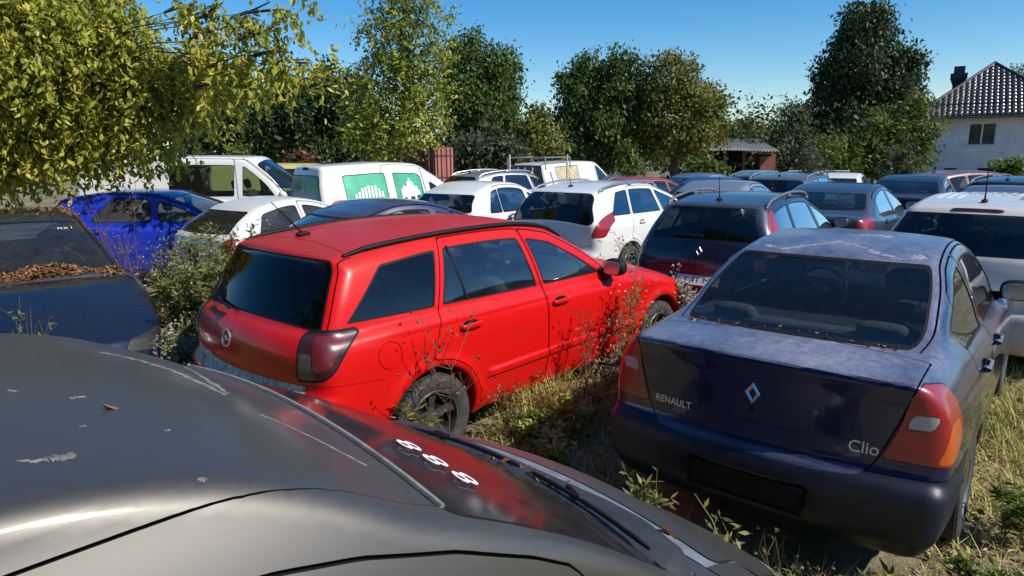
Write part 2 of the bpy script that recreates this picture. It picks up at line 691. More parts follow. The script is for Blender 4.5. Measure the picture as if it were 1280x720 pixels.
    def strip(self, line, w, limit, to='gap', frm=('body',)):
        """thin strip |line|<w where limit<0"""
        frm = [self.lab(n) for n in frm]
        self.split(limit(*self.parts(self.V)))
        for sg in (1, -1):
            f = line(*self.parts(self.V)) - sg * w
            self.split(f)
        l = line(*self.parts(self.V)); m = limit(*self.parts(self.V))
        sel = np.isin(self.L, frm) & (np.abs(l[self.T].mean(1)) < w) & (m[self.T].mean(1) < 0)
        self.L[sel] = self.lab(to)

    def finish(self):
        self.N = self.grad(self.V)
        self.N /= np.maximum(np.linalg.norm(self.N, axis=1), 1e-9)[:, None]

    def extract(self, labels, side=0, inset=0.0, lip=0.0, name='part'):
        ids = [self.lab(n) for n in labels]
        sel = np.isin(self.L, ids)
        T = self.T[sel]
        if side and len(T):
            cy = self.V[T][:, :, 1].mean(1)
            T = T[cy * side > 0]
        if not len(T): return None
        u, inv = np.unique(T, return_inverse=True)
        T = inv.reshape(-1, 3)
        V = self.V[u]; N = self.N[u]
        V = V - N * inset
        A = np.cross(V[T[:, 1]] - V[T[:, 0]], V[T[:, 2]] - V[T[:, 0]])
        T = T[(A * A).sum(1) > 1e-16]
        if lip:
            e = np.vstack([T[:, [0, 1]], T[:, [1, 2]], T[:, [2, 0]]])
            n = len(V)
            key = e[:, 0] * n + e[:, 1]; rev = e[:, 1] * n + e[:, 0]
            bd = e[~np.isin(key, rev)]
            if len(bd):
                bv, binv = np.unique(bd, return_inverse=True); binv = binv.reshape(-1, 2)
                top = V[bv]; bot = V[bv] - N[bv] * lip
                # outward tangent normals for the lip
                tn = np.zeros_like(top)
                ed = V[bd[:, 1]] - V[bd[:, 0]]
                o = np.cross(ed, N[bd[:, 0]])
                o /= np.maximum(np.linalg.norm(o, axis=1), 1e-9)[:, None]
                np.add.at(tn, binv[:, 0], o); np.add.at(tn, binv[:, 1], o)
                tn /= np.maximum(np.linalg.norm(tn, axis=1), 1e-9)[:, None]
                m = len(bv)
                i0, i1 = n + binv[:, 0], n + binv[:, 1]
                LT = np.vstack([np.stack([i1, i0, i0 + m], 1), np.stack([i1, i0 + m, i1 + m], 1)])
                V = np.vstack([V, top, bot]); N = np.vstack([N, tn, tn]); T = np.vstack([T, LT])
        return np_mesh(name, V, T, N)

    # ---- surface queries ----
    def hit(self, p, d, t0=0.0, t1=1.0, n=60):
        """first point along p + t d (from outside) on the body"""
        p = np.array(p, float); d = np.array(d, float)
        t = np.linspace(t0, t1, n)
        f = self.F(p + t[:, None] * d, True)
        w = np.where(f < 0)[0]
        if not len(w): return p + d * t1
        i = max(w[0], 1); a, b = t[i - 1], t[i]
        for _ in range(25):
            m = .5 * (a + b)
            if self.F((p + m * d)[None], True)[0] < 0: b = m
            else: a = m
        return p + a * d

    def top_many(self, x, y):
        x = np.asarray(x, float); y = np.asarray(y, float)
        zs = np.linspace(self.sp['H'] + .1, .5, 70)
        P = np.stack([np.repeat(x[:, None], 70, 1), np.repeat(y[:, None], 70, 1), np.repeat(zs[None], len(x), 0)], -1)
        f = self.F(P) < 0
        i = np.maximum(f.argmax(1), 1)
        a, b = zs[i - 1].copy(), zs[i].copy()
        for _ in range(14):
            m = .5 * (a + b)
            ins = self.F(np.stack([x, y, m], -1), True) < 0
            b = np.where(ins, m, b); a = np.where(ins, a, m)
        return np.stack([x, y, a], -1)

    def top(self, x, y): return self.hit((x, y, self.sp['H'] + .2), (0, 0, -1), 0, 1.6, 120)

    def side(self, x, z, s): return self.hit((x, s * 1.2, z), (0, -s, 0), 0, 1.1)

    def rear(self, y, z): return self.hit((self.sp['xr'] - .3, y, z), (1, 0, 0), 0, 1.6, 120)

    def front(self, y, z): return self.hit((self.sp['xf'] + .3, y, z), (-1, 0, 0), 0, 2.0, 120)

    def nrm(self, p):
        g = self.grad(np.array(p, float)[None])[0]
        return g / np.linalg.norm(g)


def decal_matrix(p, n, xdir):
    """frame on a surface: Z along normal n, X along xdir"""
    n = Vector(n).normalized(); x = Vector(xdir); x = (x - n * x.dot(n)).normalized(); y = n.cross(x)
    return Matrix(((x.x, y.x, n.x, p[0]), (x.y, y.y, n.y, p[1]), (x.z, y.z, n.z, p[2]), (0, 0, 0, 1)))


def text_part(name, txt, size, mat, parent, M, extrude=.0015, width=None, spacing=1.0, shear=0.0, bold=0.0):
    cu = bpy.data.curves.new(name, 'FONT')
    cu.body = txt; cu.size = size; cu.extrude = extrude; cu.align_x = 'CENTER'; cu.align_y = 'CENTER'
    cu.space_character = spacing; cu.shear = shear; cu.offset = bold * size
    tmp = bpy.data.objects.new('tmp', cu)
    COL.objects.link(tmp)
    bpy.context.view_layer.update()
    dg = bpy.context.evaluated_depsgraph_get()
    me = bpy.data.meshes.new_from_object(tmp.evaluated_get(dg))
    bpy.data.objects.remove(tmp)
    me.name = name
    me.materials.clear()
    o = link_mesh(name, me, mat, parent)
    if width and me.vertices:
        xs = [v.co.x for v in me.vertices]; k = width / (max(xs) - min(xs))
        for v in me.vertices: v.co.x *= k
    o.matrix_local = M
    return o


def wheel_meshes(r, w, style='alloy', n=36):
    rr = r * .66
    t = MB()
    prof = [(rr, -w * .42), (rr + .008, -w * .46), (rr + .03, -w * .5), (r - .035, -w * .5), (r - .012, -w * .44), (r, -w * .3),
            (r, -.012), (r - .008, -.010), (r - .008, .010), (r, .012), (r, w * .3), (r - .012, w * .44), (r - .035, w * .5), (rr + .03, w * .5), (rr + .008, w * .46), (rr, w * .42)]
    t.lathe(prof, (0, 0, 0), 'y', n)
    tread = []
    for k in range(72):                                     # tread blocks
        a = 2 * math.pi * k / 72
        for s in (-1, 1):
            c = ((r - .0042) * math.cos(a), s * w * .30, (r - .0042) * math.sin(a))
            t.box(c, (.010, w * .20, .021), Matrix.Rotation(-a, 3, 'Y'))
    rim = MB()
    rim.lathe([(rr, -w * .42), (rr - .006, -w * .46), (rr - .016, -w * .45), (rr - .022, -w * .30), (rr - .022, w * .1)], (0, 0, 0), 'y', n)
    rim.lathe([(0.0, -w * .20), (.05, -w * .21), (.062, -w * .17), (.062, w * .05)], (0, 0, 0), 'y', 20)
    for k in range(5):
        a = 2 * math.pi * k / 5 + .3
        u = Vector((math.cos(a), 0, math.sin(a))); v = Vector((-math.sin(a), 0, math.cos(a)))
        P = []
        for rad, hw, y in ((.045, .028, -w * .20), (rr * .55, .022, -w * .245), (rr - .012, .036, -w * .36)):
            for yy in (y, y + .022):
                for sg in (-1, 1):
                    q = u * rad + v * (hw * sg); P.append((q.x, yy, q.z))
        F = []
        for i0 in (0, 4):
            F += [(i0, i0 + 1, i0 + 5, i0 + 4), (i0 + 2, i0 + 6, i0 + 7, i0 + 3), (i0, i0 + 4, i0 + 6, i0 + 2), (i0 + 1, i0 + 3, i0 + 7, i0 + 5)]
        rim.add(P, F)
    for k in range(5):
        a = 2 * math.pi * k / 5 + .9
        rim.lathe([(0, -w * .225), (.008, -w * .225), (.008, -w * .19)], (.040 * math.cos(a), 0, .040 * math.sin(a)), 'y', 8)
    disc = MB()
    disc.lathe([(0, w * .02), (rr * .72, w * .02), (rr * .72, w * .06), (rr - .02, w * .12), (rr - .02, w * .3)], (0, 0, 0), 'y', n)
    return t.mesh('tyre'), rim.mesh('rim'), disc.mesh('brake_disc')


_WH = {}


def add_wheels(root, sp, rim_mat):
    key = (round(sp['wr'], 3), round(sp['tw'], 3))
    if key not in _WH: _WH[key] = wheel_meshes(*key)
    tm, rm, dm = _WH[key]
    if not tm.materials: tm.materials.append(TYRE)
    if not dm.materials: dm.materials.append(WELL)
    rm2 = rm
    if rm.materials and rm.materials[0] != rim_mat:
        rm2 = rm.copy(); rm2.materials[0] = rim_mat
    elif not rm.materials: rm.materials.append(rim_mat)
    for wx in sp['wheels']:
        for s in (-1, 1):
            w = bpy.data.objects.new('wheel', tm); COL.objects.link(w); w.parent = root
            yy = sp['track'] if not isinstance(sp['track'], tuple) else sp['track'][0]
            w.location = (wx, s * yy, sp['wr'])
            if s > 0: w.rotation_euler = (0, 0, math.pi)
            for nm, me in (('rim', rm2), ('brake_disc', dm)):
                o = bpy.data.objects.new(nm, me); COL.objects.link(o); o.parent = w


def seat_mb(x, y, z, w=.50, back_h=.56, head=True):
    m = MB()
    m.rbox((x + .05, y, z + .10), (.54, w, .22), 4, 8)
    rt = Matrix.Rotation(-.26, 3, 'Y')
    m.rbox((x - .27, y, z + .16 + back_h / 2), (.17, w, back_h), 3.5, 8, rt)
    if head:
        m.rbox((x - .39, y, z + .16 + back_h + .11), (.10, .27, .20), 3, 8, rt)
        for s in (-.06, .06):
            m.tube([(x - .36, y + s, z + .1 + back_h), (x - .385, y + s, z + .2 + back_h)], .007, 6)
    return m


def add_interior(root, sp, fabric=FABRIC, rhd=False):
    zb = sp['zbelt']
    xw = sp['cowl'][0]
    W = max(p[1] for p in sp['wx'])
    z0 = zb - .62
    xs = sp.get('seat_x', xw - .95)
    for s in (-1, 1):
        seat_mb(xs, s * .36, z0).build('seat', fabric, root, sharp=False)
    if sp.get('rear_bench', True):
        b = MB()
        xb = sp.get('bench_x', xs - .85)
        b.rbox((xb + .05, 0, z0 + .12), (.5, 2 * W - .46, .22), 5, 10)
        b.rbox((xb - .27, 0, z0 + .42), (.17, 2 * W - .44, .58), 5, 10, Matrix.Rotation(-.3, 3, 'Y'))
        for y in (-.38, .38):
            b.rbox((xb - .36, y, z0 + .71), (.09, .25, .12), 3.5, 8, Matrix.Rotation(-.26, 3, 'Y'))
        b.build('rear_bench', fabric, root, sharp=False)
        if sp.get('shelf'):
            x0, x1, zz = sp['shelf']
            MB().box(((x0 + x1) / 2, 0, zz), (x1 - x0, 2 * W - .36, .03)).build('parcel_shelf', PLASTIC, root)
    d = MB()
    d.rbox((xw - .18, 0, zb - .09), (.46, 2 * W - .30, .26), 4, 10)
    d.rbox((xw - .36, .36, zb - .03), (.20, .36, .12), 4, 8)
    dash = d.build('dashboard', PLASTIC, root, sharp=False)
    # steering wheel, driver on the left
    sw = MB()
    rt = Matrix.Rotation(R(-62), 3, 'Y')
    c = Vector((xw - .50, .36, zb - .06))
    ring = [c + rt @ Vector((.185 * math.cos(t), .185 * math.sin(t), 0)) for t in np.linspace(0, 2 * math.pi, 25)]
    sw.tube(ring, .014, 6, False)
    for t in (0.0, 2.2, -2.2):
        sw.tube([c, c + rt @ Vector((.18 * math.cos(t + math.pi), .18 * math.sin(t + math.pi), 0))], .016, 6)
    sw.rbox(c, (.10, .13, .05), 3, 6, rt)
    sw.build('steering_wheel', BLACK, root, sharp=False)
    fl = MB()
    fl.box(((sp['xr'] + xw) / 2 + .1, 0, .30), (xw - sp['xr'] - .4, 2 * W - .34, .02))
    fl.build('cabin_floor', WELL, root)


def plate_part(root, M, txt, w=.52, hh=.11, dark=False):
    p = MB().box((0, 0, 0), (w, hh, .006)).build('number_plate', simple('plate white', (.62, .62, .60), .5, var=.2, scale=8), root)
    p.matrix_local = M
    if txt:
        text_part('plate_text', txt, hh * .78, BLACK, p, Matrix.Translation((.02, 0, .0034)), .0008, width=w * .74)
    MB().box((-w / 2 + .022, 0, .0005), (.036, hh * .96, .006)).build('country_band', simple('plate blue', (.01, .04, .25), .5), p)
    return p


def diamond_badge(root, M, s=.055, name='badge'):
    m = MB()
    pts = [(0, 1.28), (.92, 0), (0, -1.28), (-.92, 0)]
    inn = [(0, .62), (.44, 0), (0, -.62), (-.44, 0)]
    V = [(x * s, y * s, 0) for x, y in pts] + [(x * s, y * s, .001) for x, y in inn]
    V += [(x * s * .72, y * s * .72, .008) for x, y in pts]
    F = []
    for i in range(4):
        j = (i + 1) % 4
        F += [(i, j, 8 + j, 8 + i), (8 + i, 8 + j, 4 + j, 4 + i)]
    m.add(V, F)
    o = m.build(name, CHROME, root, smooth=False)
    o.matrix_local = M
    return o


def ring_badge(root, M, r=.055):
    m = MB()
    m.tube([(r * math.cos(t), r * math.sin(t), .003) for t in np.linspace(0, 2 * math.pi, 33)], .0055, 6, False)
    # bolt: two bars joined by a slanting stroke
    z = .003
    m.add([(-1.1 * r, .22 * r, z), (.28 * r, .22 * r, z), (-.2 * r, -.02 * r, z), (.2 * r, .02 * r, z), (-.28 * r, -.22 * r, z), (1.1 * r, -.22 * r, z), (.05 * r, .05 * r, z), (-.05 * r, -.05 * r, z)],
          [(0, 3, 1), (0, 2, 3), (2, 5, 3), (2, 4, 5)])
    o = m.build('badge', CHROME, root)
    o.matrix_local = M
    return o


def lerp(a, b, t): return a + (b - a) * t


def base_spec(kind, **k):
    D = {
        'hatch': dict(ro=.72, wb=2.50, L=3.95, H=1.45, W=.84, zb=.93, zbf=.90, zt=1.00, tailx=.10, roofx=.50, zr=.09, xw1=1.12, xw0=1.98, zc=.97, zh=.74),
        'wagon': dict(ro=.93, wb=2.70, L=4.50, H=1.48, W=.87, zb=.96, zbf=.92, zt=1.00, tailx=.12, roofx=.45, zr=.07, xw1=1.35, xw0=2.15, zc=.98, zh=.76),
        'sedan': dict(ro=1.00, wb=2.60, L=4.45, H=1.44, W=.86, zb=.98, zbf=.92, zt=1.04, tailx=.62, roofx=1.25, zr=.09, xw1=1.45, xw0=2.20, zc=.97, zh=.74),
        'van': dict(ro=.62, wb=2.60, L=4.00, H=1.80, W=.84, zb=1.06, zbf=1.02, zt=1.14, tailx=.05, roofx=.14, zr=.06, xw1=1.50, xw0=2.40, zc=1.08, zh=.86),
        'bigvan': dict(ro=.95, wb=3.00, L=4.90, H=1.95, W=.94, zb=1.16, zbf=1.12, zt=1.16, tailx=.04, roofx=.12, zr=.06, xw1=2.10, xw0=3.00, zc=1.14, zh=.92),
    }[kind].copy()
    D.update(k)
    d = D
    xr, xf, H, W = -d['ro'], d['L'] - d['ro'], d['H'], d['W']
    sp = dict(kind=kind, xr=xr, xf=xf, H=H, W=W, h=d.get('h', .035), sigma=d.get('sigma', .02))
    zt, zb, zbf, zc, zh = d['zt'], d['zb'], d['zbf'], d['zc'], d['zh']
    xg0, xg1, zr = xr + d['tailx'], xr + d['roofx'], H - d['zr']
    xw0, xw1 = d['xw0'], d['xw1']
    zw = H - d.get('zw', .07)
    if kind == 'sedan':
        tail = [[(xr + .015, .62), (xr + .05, .66), (xr + .05, .85), (xr + .065, zt - .04), (xr + .09, zt)], [(xr + .09, zt), (xr + .3, zt + .02), (xg0, zt + .02), (xg0 + .6, zb + .02)]]
        x_in = xg0 + .6
    else:
        tail = [[(xr + .01, .60), (xr + .045, .64), (xr + .05, .80), (lerp(xr + .05, xg0, .6), zt - .06), (xg0 + .01, zt + .01)], [(xg0 + .01, zt + .01), (xg0 + .25, zb + .03), (xg0 + .6, zb + .02)]]
        x_in = xg0 + .6
    sp['low'] = [[(xr + .16, .21), (xr + .05, .27), (xr, .38), (xr - .005, .50), (xr + .01, .60)]] + tail + [
        [(x_in, zb + .02), (1.1, lerp(zb, zbf, .6) + .03), (xw0 - .2, zbf + .03)],
        [(xw0 - .2, zbf + .03), (xw0 - .08, zc)],
        [(xw0 - .08, zc), (xw0 + .25, zc - .02), (lerp(xw0, xf, .55), lerp(zc, zh, .50)), (xf - .22, zh), (xf - .09, zh - .07)],
        [(xf - .09, zh - .07), (xf - .02, zh - .2), (xf, .44), (xf - .02, .32), (xf - .14, .22)], [(xf - .14, .22), (xr + .16, .21)]]
    bl = d.get('bulge', .03)
    sp['gh'] = [[(xg0 + .02, zt - .12), (xg0, zt)], [(xg0, zt), (lerp(xg0, xg1, .5) - bl, lerp(zt, zr, .5) + bl * .5), (xg1, zr)],
                [(xg1, zr), (xg1 + .12, zr + .025), (lerp(xg1, xw1, .35), H - .012), (lerp(xg1, xw1, .6), H), (xw1 - .2, lerp(H, zw, .35)), (xw1, zw)],
                [(xw1, zw), (lerp(xw1, xw0, .5) + .03, lerp(zw, zc, .5) + .035), (xw0, zc - .02)], [(xw0, zc - .02), (xw0 - .02, zc - .15)], [(xw0 - .02, zc - .15), (xg0 + .02, zt - .12)]]
    sp['wx'] = d.get('wx', [(xr, W - .10), (xr + .35, W - .04), (xr + .9, W), (xf - 1.2, W), (xf - .5, W - .05), (xf, W - .16)])
    sp['tz'] = d.get('tz', [(.2, .09), (.32, .03), (.5, .005), (.75, .0), (zb - .08, .02), (zb + .02, .05), (zb + .1, .07)])
    gw = d.get('gw', W - .07); gt = d.get('gt', W - .26)
    sp['wg'] = [(xr, gw - .05), (xr + .6, gw - .01), (1.0, gw), (xw0 - .4, gw - .02), (xw0 + .1, gw - .06)]
    sp['tg'] = [(zb, 0), (H - .1, gw - gt)]
    sp.update(br=d.get('br', .16), bf=d.get('bf', .30), crown=.05, gcrown=d.get('gcrown', .07), kl=.10, kg=d.get('kg', .11), kj=.03, bumps=[], arch=d.get('wr', .31) + .055,
              wr=d.get('wr', .31), tw=.195, track=W - .105, wheels=(0.0, d['wb']), flare=.010, zbelt=zb, cowl=(xw0, zc), xw1=xw1, xg=(xg0, xg1), zt=zt, zr=zr, zh=zh,
              zlines=(zb, zbf), rg=(zt + .045, zr - .055), roofz=H, bow_x=(xg1, xg1 + 1.0) if kind != 'sedan' else (xg0 + .3, xg1 + .5))
    xA = d.get('xA', xw0 - .1)
    px = d.get('pillars')
    if px is None:
        c = d['wb'] * .46
        px = {'hatch': [xg1 - .35, .38, c, c + .07, xA], 'wagon': [xg0 - .1, .16, .24, c, c + .07, xA], 'sedan': [xg1 - .5, .36, c, c + .07, xA],
              'van': [xr + .28, .62, .70, 1.42, 1.50, xA], 'bigvan': [xr + .25, .75, .85, 2.0, 2.12, xA]}[kind]
    sp['pillars'] = px
    sp['B'] = d.get('B', {'hatch': d['wb'] * .46 + .035, 'wagon': d['wb'] * .46 + .035, 'sedan': d['wb'] * .46 + .035, 'van': 1.46, 'bigvan': 2.06}[kind])
    sp['rear_door_x'] = d.get('rdx', {'hatch': -.02, 'wagon': .20, 'sedan': .0, 'van': .45, 'bigvan': .8}[kind])
    sp['shelf'] = (xg0 + .12, xg0 + .12 + (.35 if kind != 'sedan' else .45), zt - .02) if kind in ('hatch', 'sedan') else None
    sp['lights'] = d.get('lights', [('tail_light', 'red', [(W * .68, .72), (W + .10, .72), (W + .12, .95), (W * .80, zt + .0), (W * .72, zt - .04)], .03)])
    sp['taper'] = d.get('taper', .55)
    sp['inset'] = d.get('inset', .078)
    return sp


L_SMOKER = lens('smoked bright red lens', (.15, .014, .018))
L_SMOKEC = lens('smoked clear lens', (.12, .105, .10))
LENS = {'smoke_red': L_SMOKER, 'smoke_clear': L_SMOKEC, 'red': L_RED, 'orange': L_ORANGE, 'clear': L_CLEAR, 'smoke': L_SMOKE}


def cut_car(sp):
    S = Shape(sp).mesh()
    zb, zbf = sp['zlines']
    xw0 = sp['cowl'][0]
    xr, xf, W = sp['xr'], sp['xf'], sp['W']
    ring = sp.get('seal_w', .012)
    belt = lambda x: zb + (zbf - zb) * np.clip(x / xw0, -.3, 1.1) + sp.get('belt_up', .055)
    # wheel wells first
    def well(x, y, z, ay, A, S1, A2, S2):
        f = 9.0
        for wx in sp['wheels']:
            f = np.minimum(f, np.hypot(x - wx, z - sp['wr']) - (sp['arch'] - .010))
        return np.maximum(f, .40 - ay)
    S.cut(well, 'wheel_well')
    S.cut(lambda x, y, z, ay, A, S1, A2, S2: z - sp.get('under', .235), 'wheel_well')
    # side windows
    px = sp['pillars']
    i = 0
    names = []
    if 'wins' in sp: wins = sp['wins']
    elif sp['kind'] in ('hatch', 'sedan'): wins = [(px[0], px[2], .0), (px[3], px[4], .0)]
    else: wins = [(px[0], px[1], 0), (px[2], px[3], 0), (px[4], px[5], 0)]
    skew = sp.get('skew', -.10)
    for a, b, kind, *sk in wins:
        ska, skb = sk if sk else (skew, skew)
        nm = 'window_%d' % i; i += 1
        names.append((nm, a, b, kind))
        def wf(x, y, z, ay, A, S1, A2, S2, a=a, b=b, ska=ska, skb=skb):
            dz = z - zb
            wk = sp.get('wk', .03)
            f = smax(A2 + sp['inset'], belt(x) - z, wk)
            f = smax(f, ((a + ska * dz) - x) / math.sqrt(1 + ska * ska), wk)
            f = smax(f, (x - (b + skb * dz)) / math.sqrt(1 + skb * skb), wk)
            return np.maximum(f, .30 - ay)
        S.cut(wf, nm, ring='seal_' + nm, rw=ring * .5, inner=ring * .5)
    sp['win_names'] = names
    # rear glass and windscreen
    z0, z1 = sp['rg']
    rgi = sp.get('rg_inset', .085)
    def rgf(x, y, z, ay, A, S1, A2, S2):
        f = smax(S2 + rgi, z - z1 + .02 * ay * ay, sp.get('rgk', .05))
        f = smax(f, (z0 - sp.get('rg_curve', -.02) * y * y) - z, sp.get('rgk', .05))
        return np.maximum(f, x - (sp['xg'][1] + .15))
    if sp.get('rear_glass', True):
        S.cut(rgf, 'rear_window', ring='seal_rear', rw=ring * .5, inner=ring * .5)
    wz1 = sp.get('wz1', None)
    def wsf(x, y, z, ay, A, S1, A2, S2):
        f = smax(S2 + .055, (sp['xw1'] + .045) - x - .06 * y * y, .05)
        f = smax(f, sp['cowl'][1] + .012 - z, .03)
        return f
    S.cut(wsf, 'windscreen', ring='seal_front', rw=ring * .5, inner=ring * .5)
    # lamps
    xc = sp.get('lamp_x', xr + .12)
    kt = sp['taper']
    sp['lamp_names'] = []
    for q, (nm, col, poly, rad) in enumerate(sp['lights']):
        P = round_poly(poly, rad)
        lab = nm + '_%d' % q
        sp['lamp_names'].append((lab, nm, col))
        def lf(x, y, z, ay, A, S1, A2, S2, P=P):
            s = ay + kt * np.clip(x - xc, 0, 2)
            return np.maximum(poly_sd(s, z, P), x - (xr + .62))
        prev = [l[0] for l in sp['lamp_names'][:-1]]
        S.cut(lf, lab, frm=['body'] + prev, ring=('gasket_tail' if nm == 'tail_light' else None), rw=.004, inner=sp.get('lamp_bezel', 0.0))
    zh = sp['zh']
    hp = round_poly(sp.get('headlight', [(W * .50, zh - .15), (W + .05, zh - .12), (W + .12, zh + .03), (W * .80, zh + .0), (W * .52, zh - .04)]), .03)
    def hl(x, y, z, ay, A, S1, A2, S2):
        s = ay + .35 * np.clip((xf - .18) - x, 0, 2)
        return np.maximum(poly_sd(s, z, hp), (xf - .55) - x)
    S.cut(hl, 'headlight', ring='gasket_head', rw=.004)
    def grille(x, y, z, ay, A, S1, A2, S2):
        g = smax(ay - W * .42, np.abs(z - (zh - .12)) - .035, .03)
        g2 = smax(ay - W * .55, np.abs(z - .34) - .06, .03)
        return np.maximum(np.minimum(g, g2), xf - .4 - x)
    S.cut(grille, 'grille')
    # doors (outline strips read as gaps)
    B, rdx = sp['B'], sp['rear_door_x']
    gw = .0035 if sp['h'] < .03 else .005
    if sp.get('doors', True):
        xAp = xw0 + .02
        def df(x, y, z, ay, A, S1, A2, S2):
            f = smax(np.where(z > zbf - .02, (z - np.interp(x, *sp['door_top'])) if 'door_top' in sp else A2 + sp.get('door_inset', .028), -9.), B + skew * (z - zb) * (z > zb) - x, .02)
            f = smax(f, x - np.where(z < zb, xAp + .05 * (zb - z), xAp), .02)
            f = smax(f, .30 - z, .04)
            f = smax(f, sp['arch'] + .05 - np.hypot(x - sp['wheels'][1], z - sp['wr']), .04)
            return np.maximum(f, .35 - ay)
        S.cut(df, 'front_door', ring='gap', rw=gw, inner=gw)
        if sp.get('rear_doors', True):
            def dr(x, y, z, ay, A, S1, A2, S2):
                xa = np.where(z > zb, rdx + sp.get('rd_skew', .25) * (z - zb), rdx - sp.get('rd_low', 0.0) * (z - zb))
                f = smax(np.where(z > zb - .02, A2 + sp.get('door_inset', .028), -9.), xa - x, .02)
                f = smax(f, x - (B - .012 + skew * (z - zb) * (z > zb)), .02)
                f = smax(f, .30 - z, .04)
                f = smax(f, sp['arch'] + .045 - np.hypot(x - sp['wheels'][0], z - sp['wr']), .04)
                return np.maximum(f, .35 - ay)
            S.cut(dr, 'rear_door', ring='gap', rw=gw, inner=gw)
    for fn in sp.get('extra_cuts', []):
        fn(S)
    S.finish()
    return S


def build_car(name, sp, mats, loc, yaw, label, cat='car', group=None, mirrors=True, rails=None, antenna=None, handles=True, wheels=True, interior=True, plate=None, S=None):
    """an Empty with body, doors, windows, lamps, wheels, seats ... as children; returns (root, Shape)"""
    if S is None: S = cut_car(sp)
    root = empty(name, loc, yaw)
    tag(root, label, cat, group)
    P = mats['paint']
    gl, glr = mats.get('glass', G_STD), mats.get('rear_glass', mats.get('glass', G_STD))
    def put(nm, labels, mat, parent, **kw):
        me = S.extract(labels, name=nm, **kw)
        return link_mesh(nm, me, mat, parent) if me is not None else None
    body = put('body', ['body'], P, root, lip=.014)
    put('wheel_arch_liner', ['wheel_well'], WELL, body)
    for sl in ('seal_rear', 'seal_front'):
        if sl in S.names.values(): put('window_seal', [sl], mats.get('seal', BLACK), body, inset=.001)
    for gk in ('gasket_tail', 'gasket_head'):
        for s in (-1, 1):
            if gk in S.names.values(): put('lamp_gasket', [gk], BLACK, body, side=s, inset=.001)
    put('panel_gap', ['gap'], WELL, body, inset=.012)  # joints; the red estate's piece also holds its drawn rub strip shadow
    put('windscreen', ['windscreen'], mats.get('windscreen', gl), root, inset=.004)
    put('rear_window', ['rear_window'], glr, root, inset=.004)
    doors = {}
    for s in (-1, 1):
        for dn in ('front_door', 'rear_door'):
            if dn in S.names.values():
                o = put('door', [dn], P, root, side=s, lip=.014)
                if o: doors[(dn, s)] = o
        for nm, a, b, kind in sp['win_names']:
            mid = (a + b) / 2
            par = doors.get(('front_door', s)) if mid > sp['B'] else (doors.get(('rear_door', s)) if mid > sp['rear_door_x'] else body)
            put('window', [nm], mats.get('side_glass', gl) if kind == 0 else kind, par or root, side=s, inset=.004)
            put('window_seal', ['seal_' + nm], mats.get('seal', BLACK), par or root, side=s, inset=.001)
        lamp = None
        for lab, nm, col in sp['lamp_names']:
            o = put(nm, [lab], LENS[col], lamp if (nm != 'tail_light' and lamp) else root, side=s, inset=-.002 if nm == 'tail_light' else -.003)
            if nm == 'tail_light': lamp = o
        put('headlight', ['headlight'], mats.get('headlight', L_CLEAR), root, side=s, inset=-.001)
    put('grille', ['grille'], BLACK, root, inset=.012)
    for lab, mat in mats.get('extra', {}).items():
        put(lab, [lab], mat, root, lip=.01)
    if wheels: add_wheels(root, sp, mats.get('rim', ALLOY))
    if interior: add_interior(root, sp, mats.get('fabric', FABRIC))
    if mirrors:
        xm = sp.get('mirror_x', sp['cowl'][0] - .28); zm = sp['zlines'][1] + .09
        for s in (-1, 1):
            p = S.side(xm, zm - .04, s)
            m = MB()
            m.rbox((xm - .01, p[1] + s * .13, zm), (.13, .20, .14), 2.6, 10)
            m.tube([(xm + .02, p[1] - s * .02, zm - .05), (xm, p[1] + s * .08, zm - .04)], .025, 8)
            mo = m.build('mirror', mats.get('mirror', P), doors.get(('front_door', s), root), sharp=False)
            g = MB().rbox((xm - .071, p[1] + s * .13, zm), (.012, .165, .11), 4, 6).build('mirror_glass', CHROME, mo)
    if handles:
        zhd = sp.get('handle_z', sp['zlines'][0] - .08)
        for (dn, s), d in doors.items():
            xx = sp.get('handle_x', {}).get(dn, (sp['B'] + .14) if dn == 'front_door' else sp['rear_door_x'] + .22)
            p = S.side(xx, zhd, s)
            m = MB()
            m.rbox((xx, p[1] + s * .022, zhd), (.19, .022, .035), 3.2, 8)
            for q in (-.075, .075): m.rbox((xx + q, p[1] + s * .008, zhd), (.035, .03, .032), 3, 6)
            m.build('handle', mats.get('handle', P), d, sharp=False)
            MB().rbox((xx, p[1] - s * .0015, zhd + .004), (.13, .006, .060), 3, 8).build('handle_shade', WELL, d)  # flat near-black pad stands in for the shade behind the handle
    if rails:
        x0, x1, yy, hh, rm = rails
        for s in (-1, 1):
            pts = []
            for t in np.linspace(0, 1, 15):
                x = lerp(x0, x1, t)
                q = S.top(x, s * yy)
                e = min(1, t / .08, (1 - t) / .08)
                pts.append((x, q[1], q[2] + hh * math.sqrt(max(e, 0)) + .008))
            m = MB().tube(pts, [.012] + [.016] * 13 + [.012], 8)
            if hh > .03:
                for t in (.04, .5, .96):
                    x = lerp(x0, x1, t); q = S.top(x, s * yy); m.rbox((x, q[1], q[2] + hh * .5), (.10, .03, hh), 3, 6)
            m.build('roof_rail', rm, root)
    if antenna:
        x, tilt, ln = antenna[:3]
        y = antenna[3] if len(antenna) > 3 else 0
        q = S.top(x, y)
        m = MB()
        m.rbox((x, y, q[2] + .012), (.11, .05, .035), 2.4, 8)
        m.tube([(x, y, q[2] + .015), (x - math.sin(tilt) * ln * .15, y, q[2] + .015 + math.cos(tilt) * ln * .15), (x - math.sin(tilt) * ln, y, q[2] + .015 + math.cos(tilt) * ln)], [.010, .006, .003], 6)
        m.build('antenna', BLACK, root)
    if plate is not None:
        y, z, txt = plate
        p = S.rear(y, z); n = S.nrm(p)
        plate_part(root, decal_matrix(p + n * .006, n, (0, -1, 0)), txt)
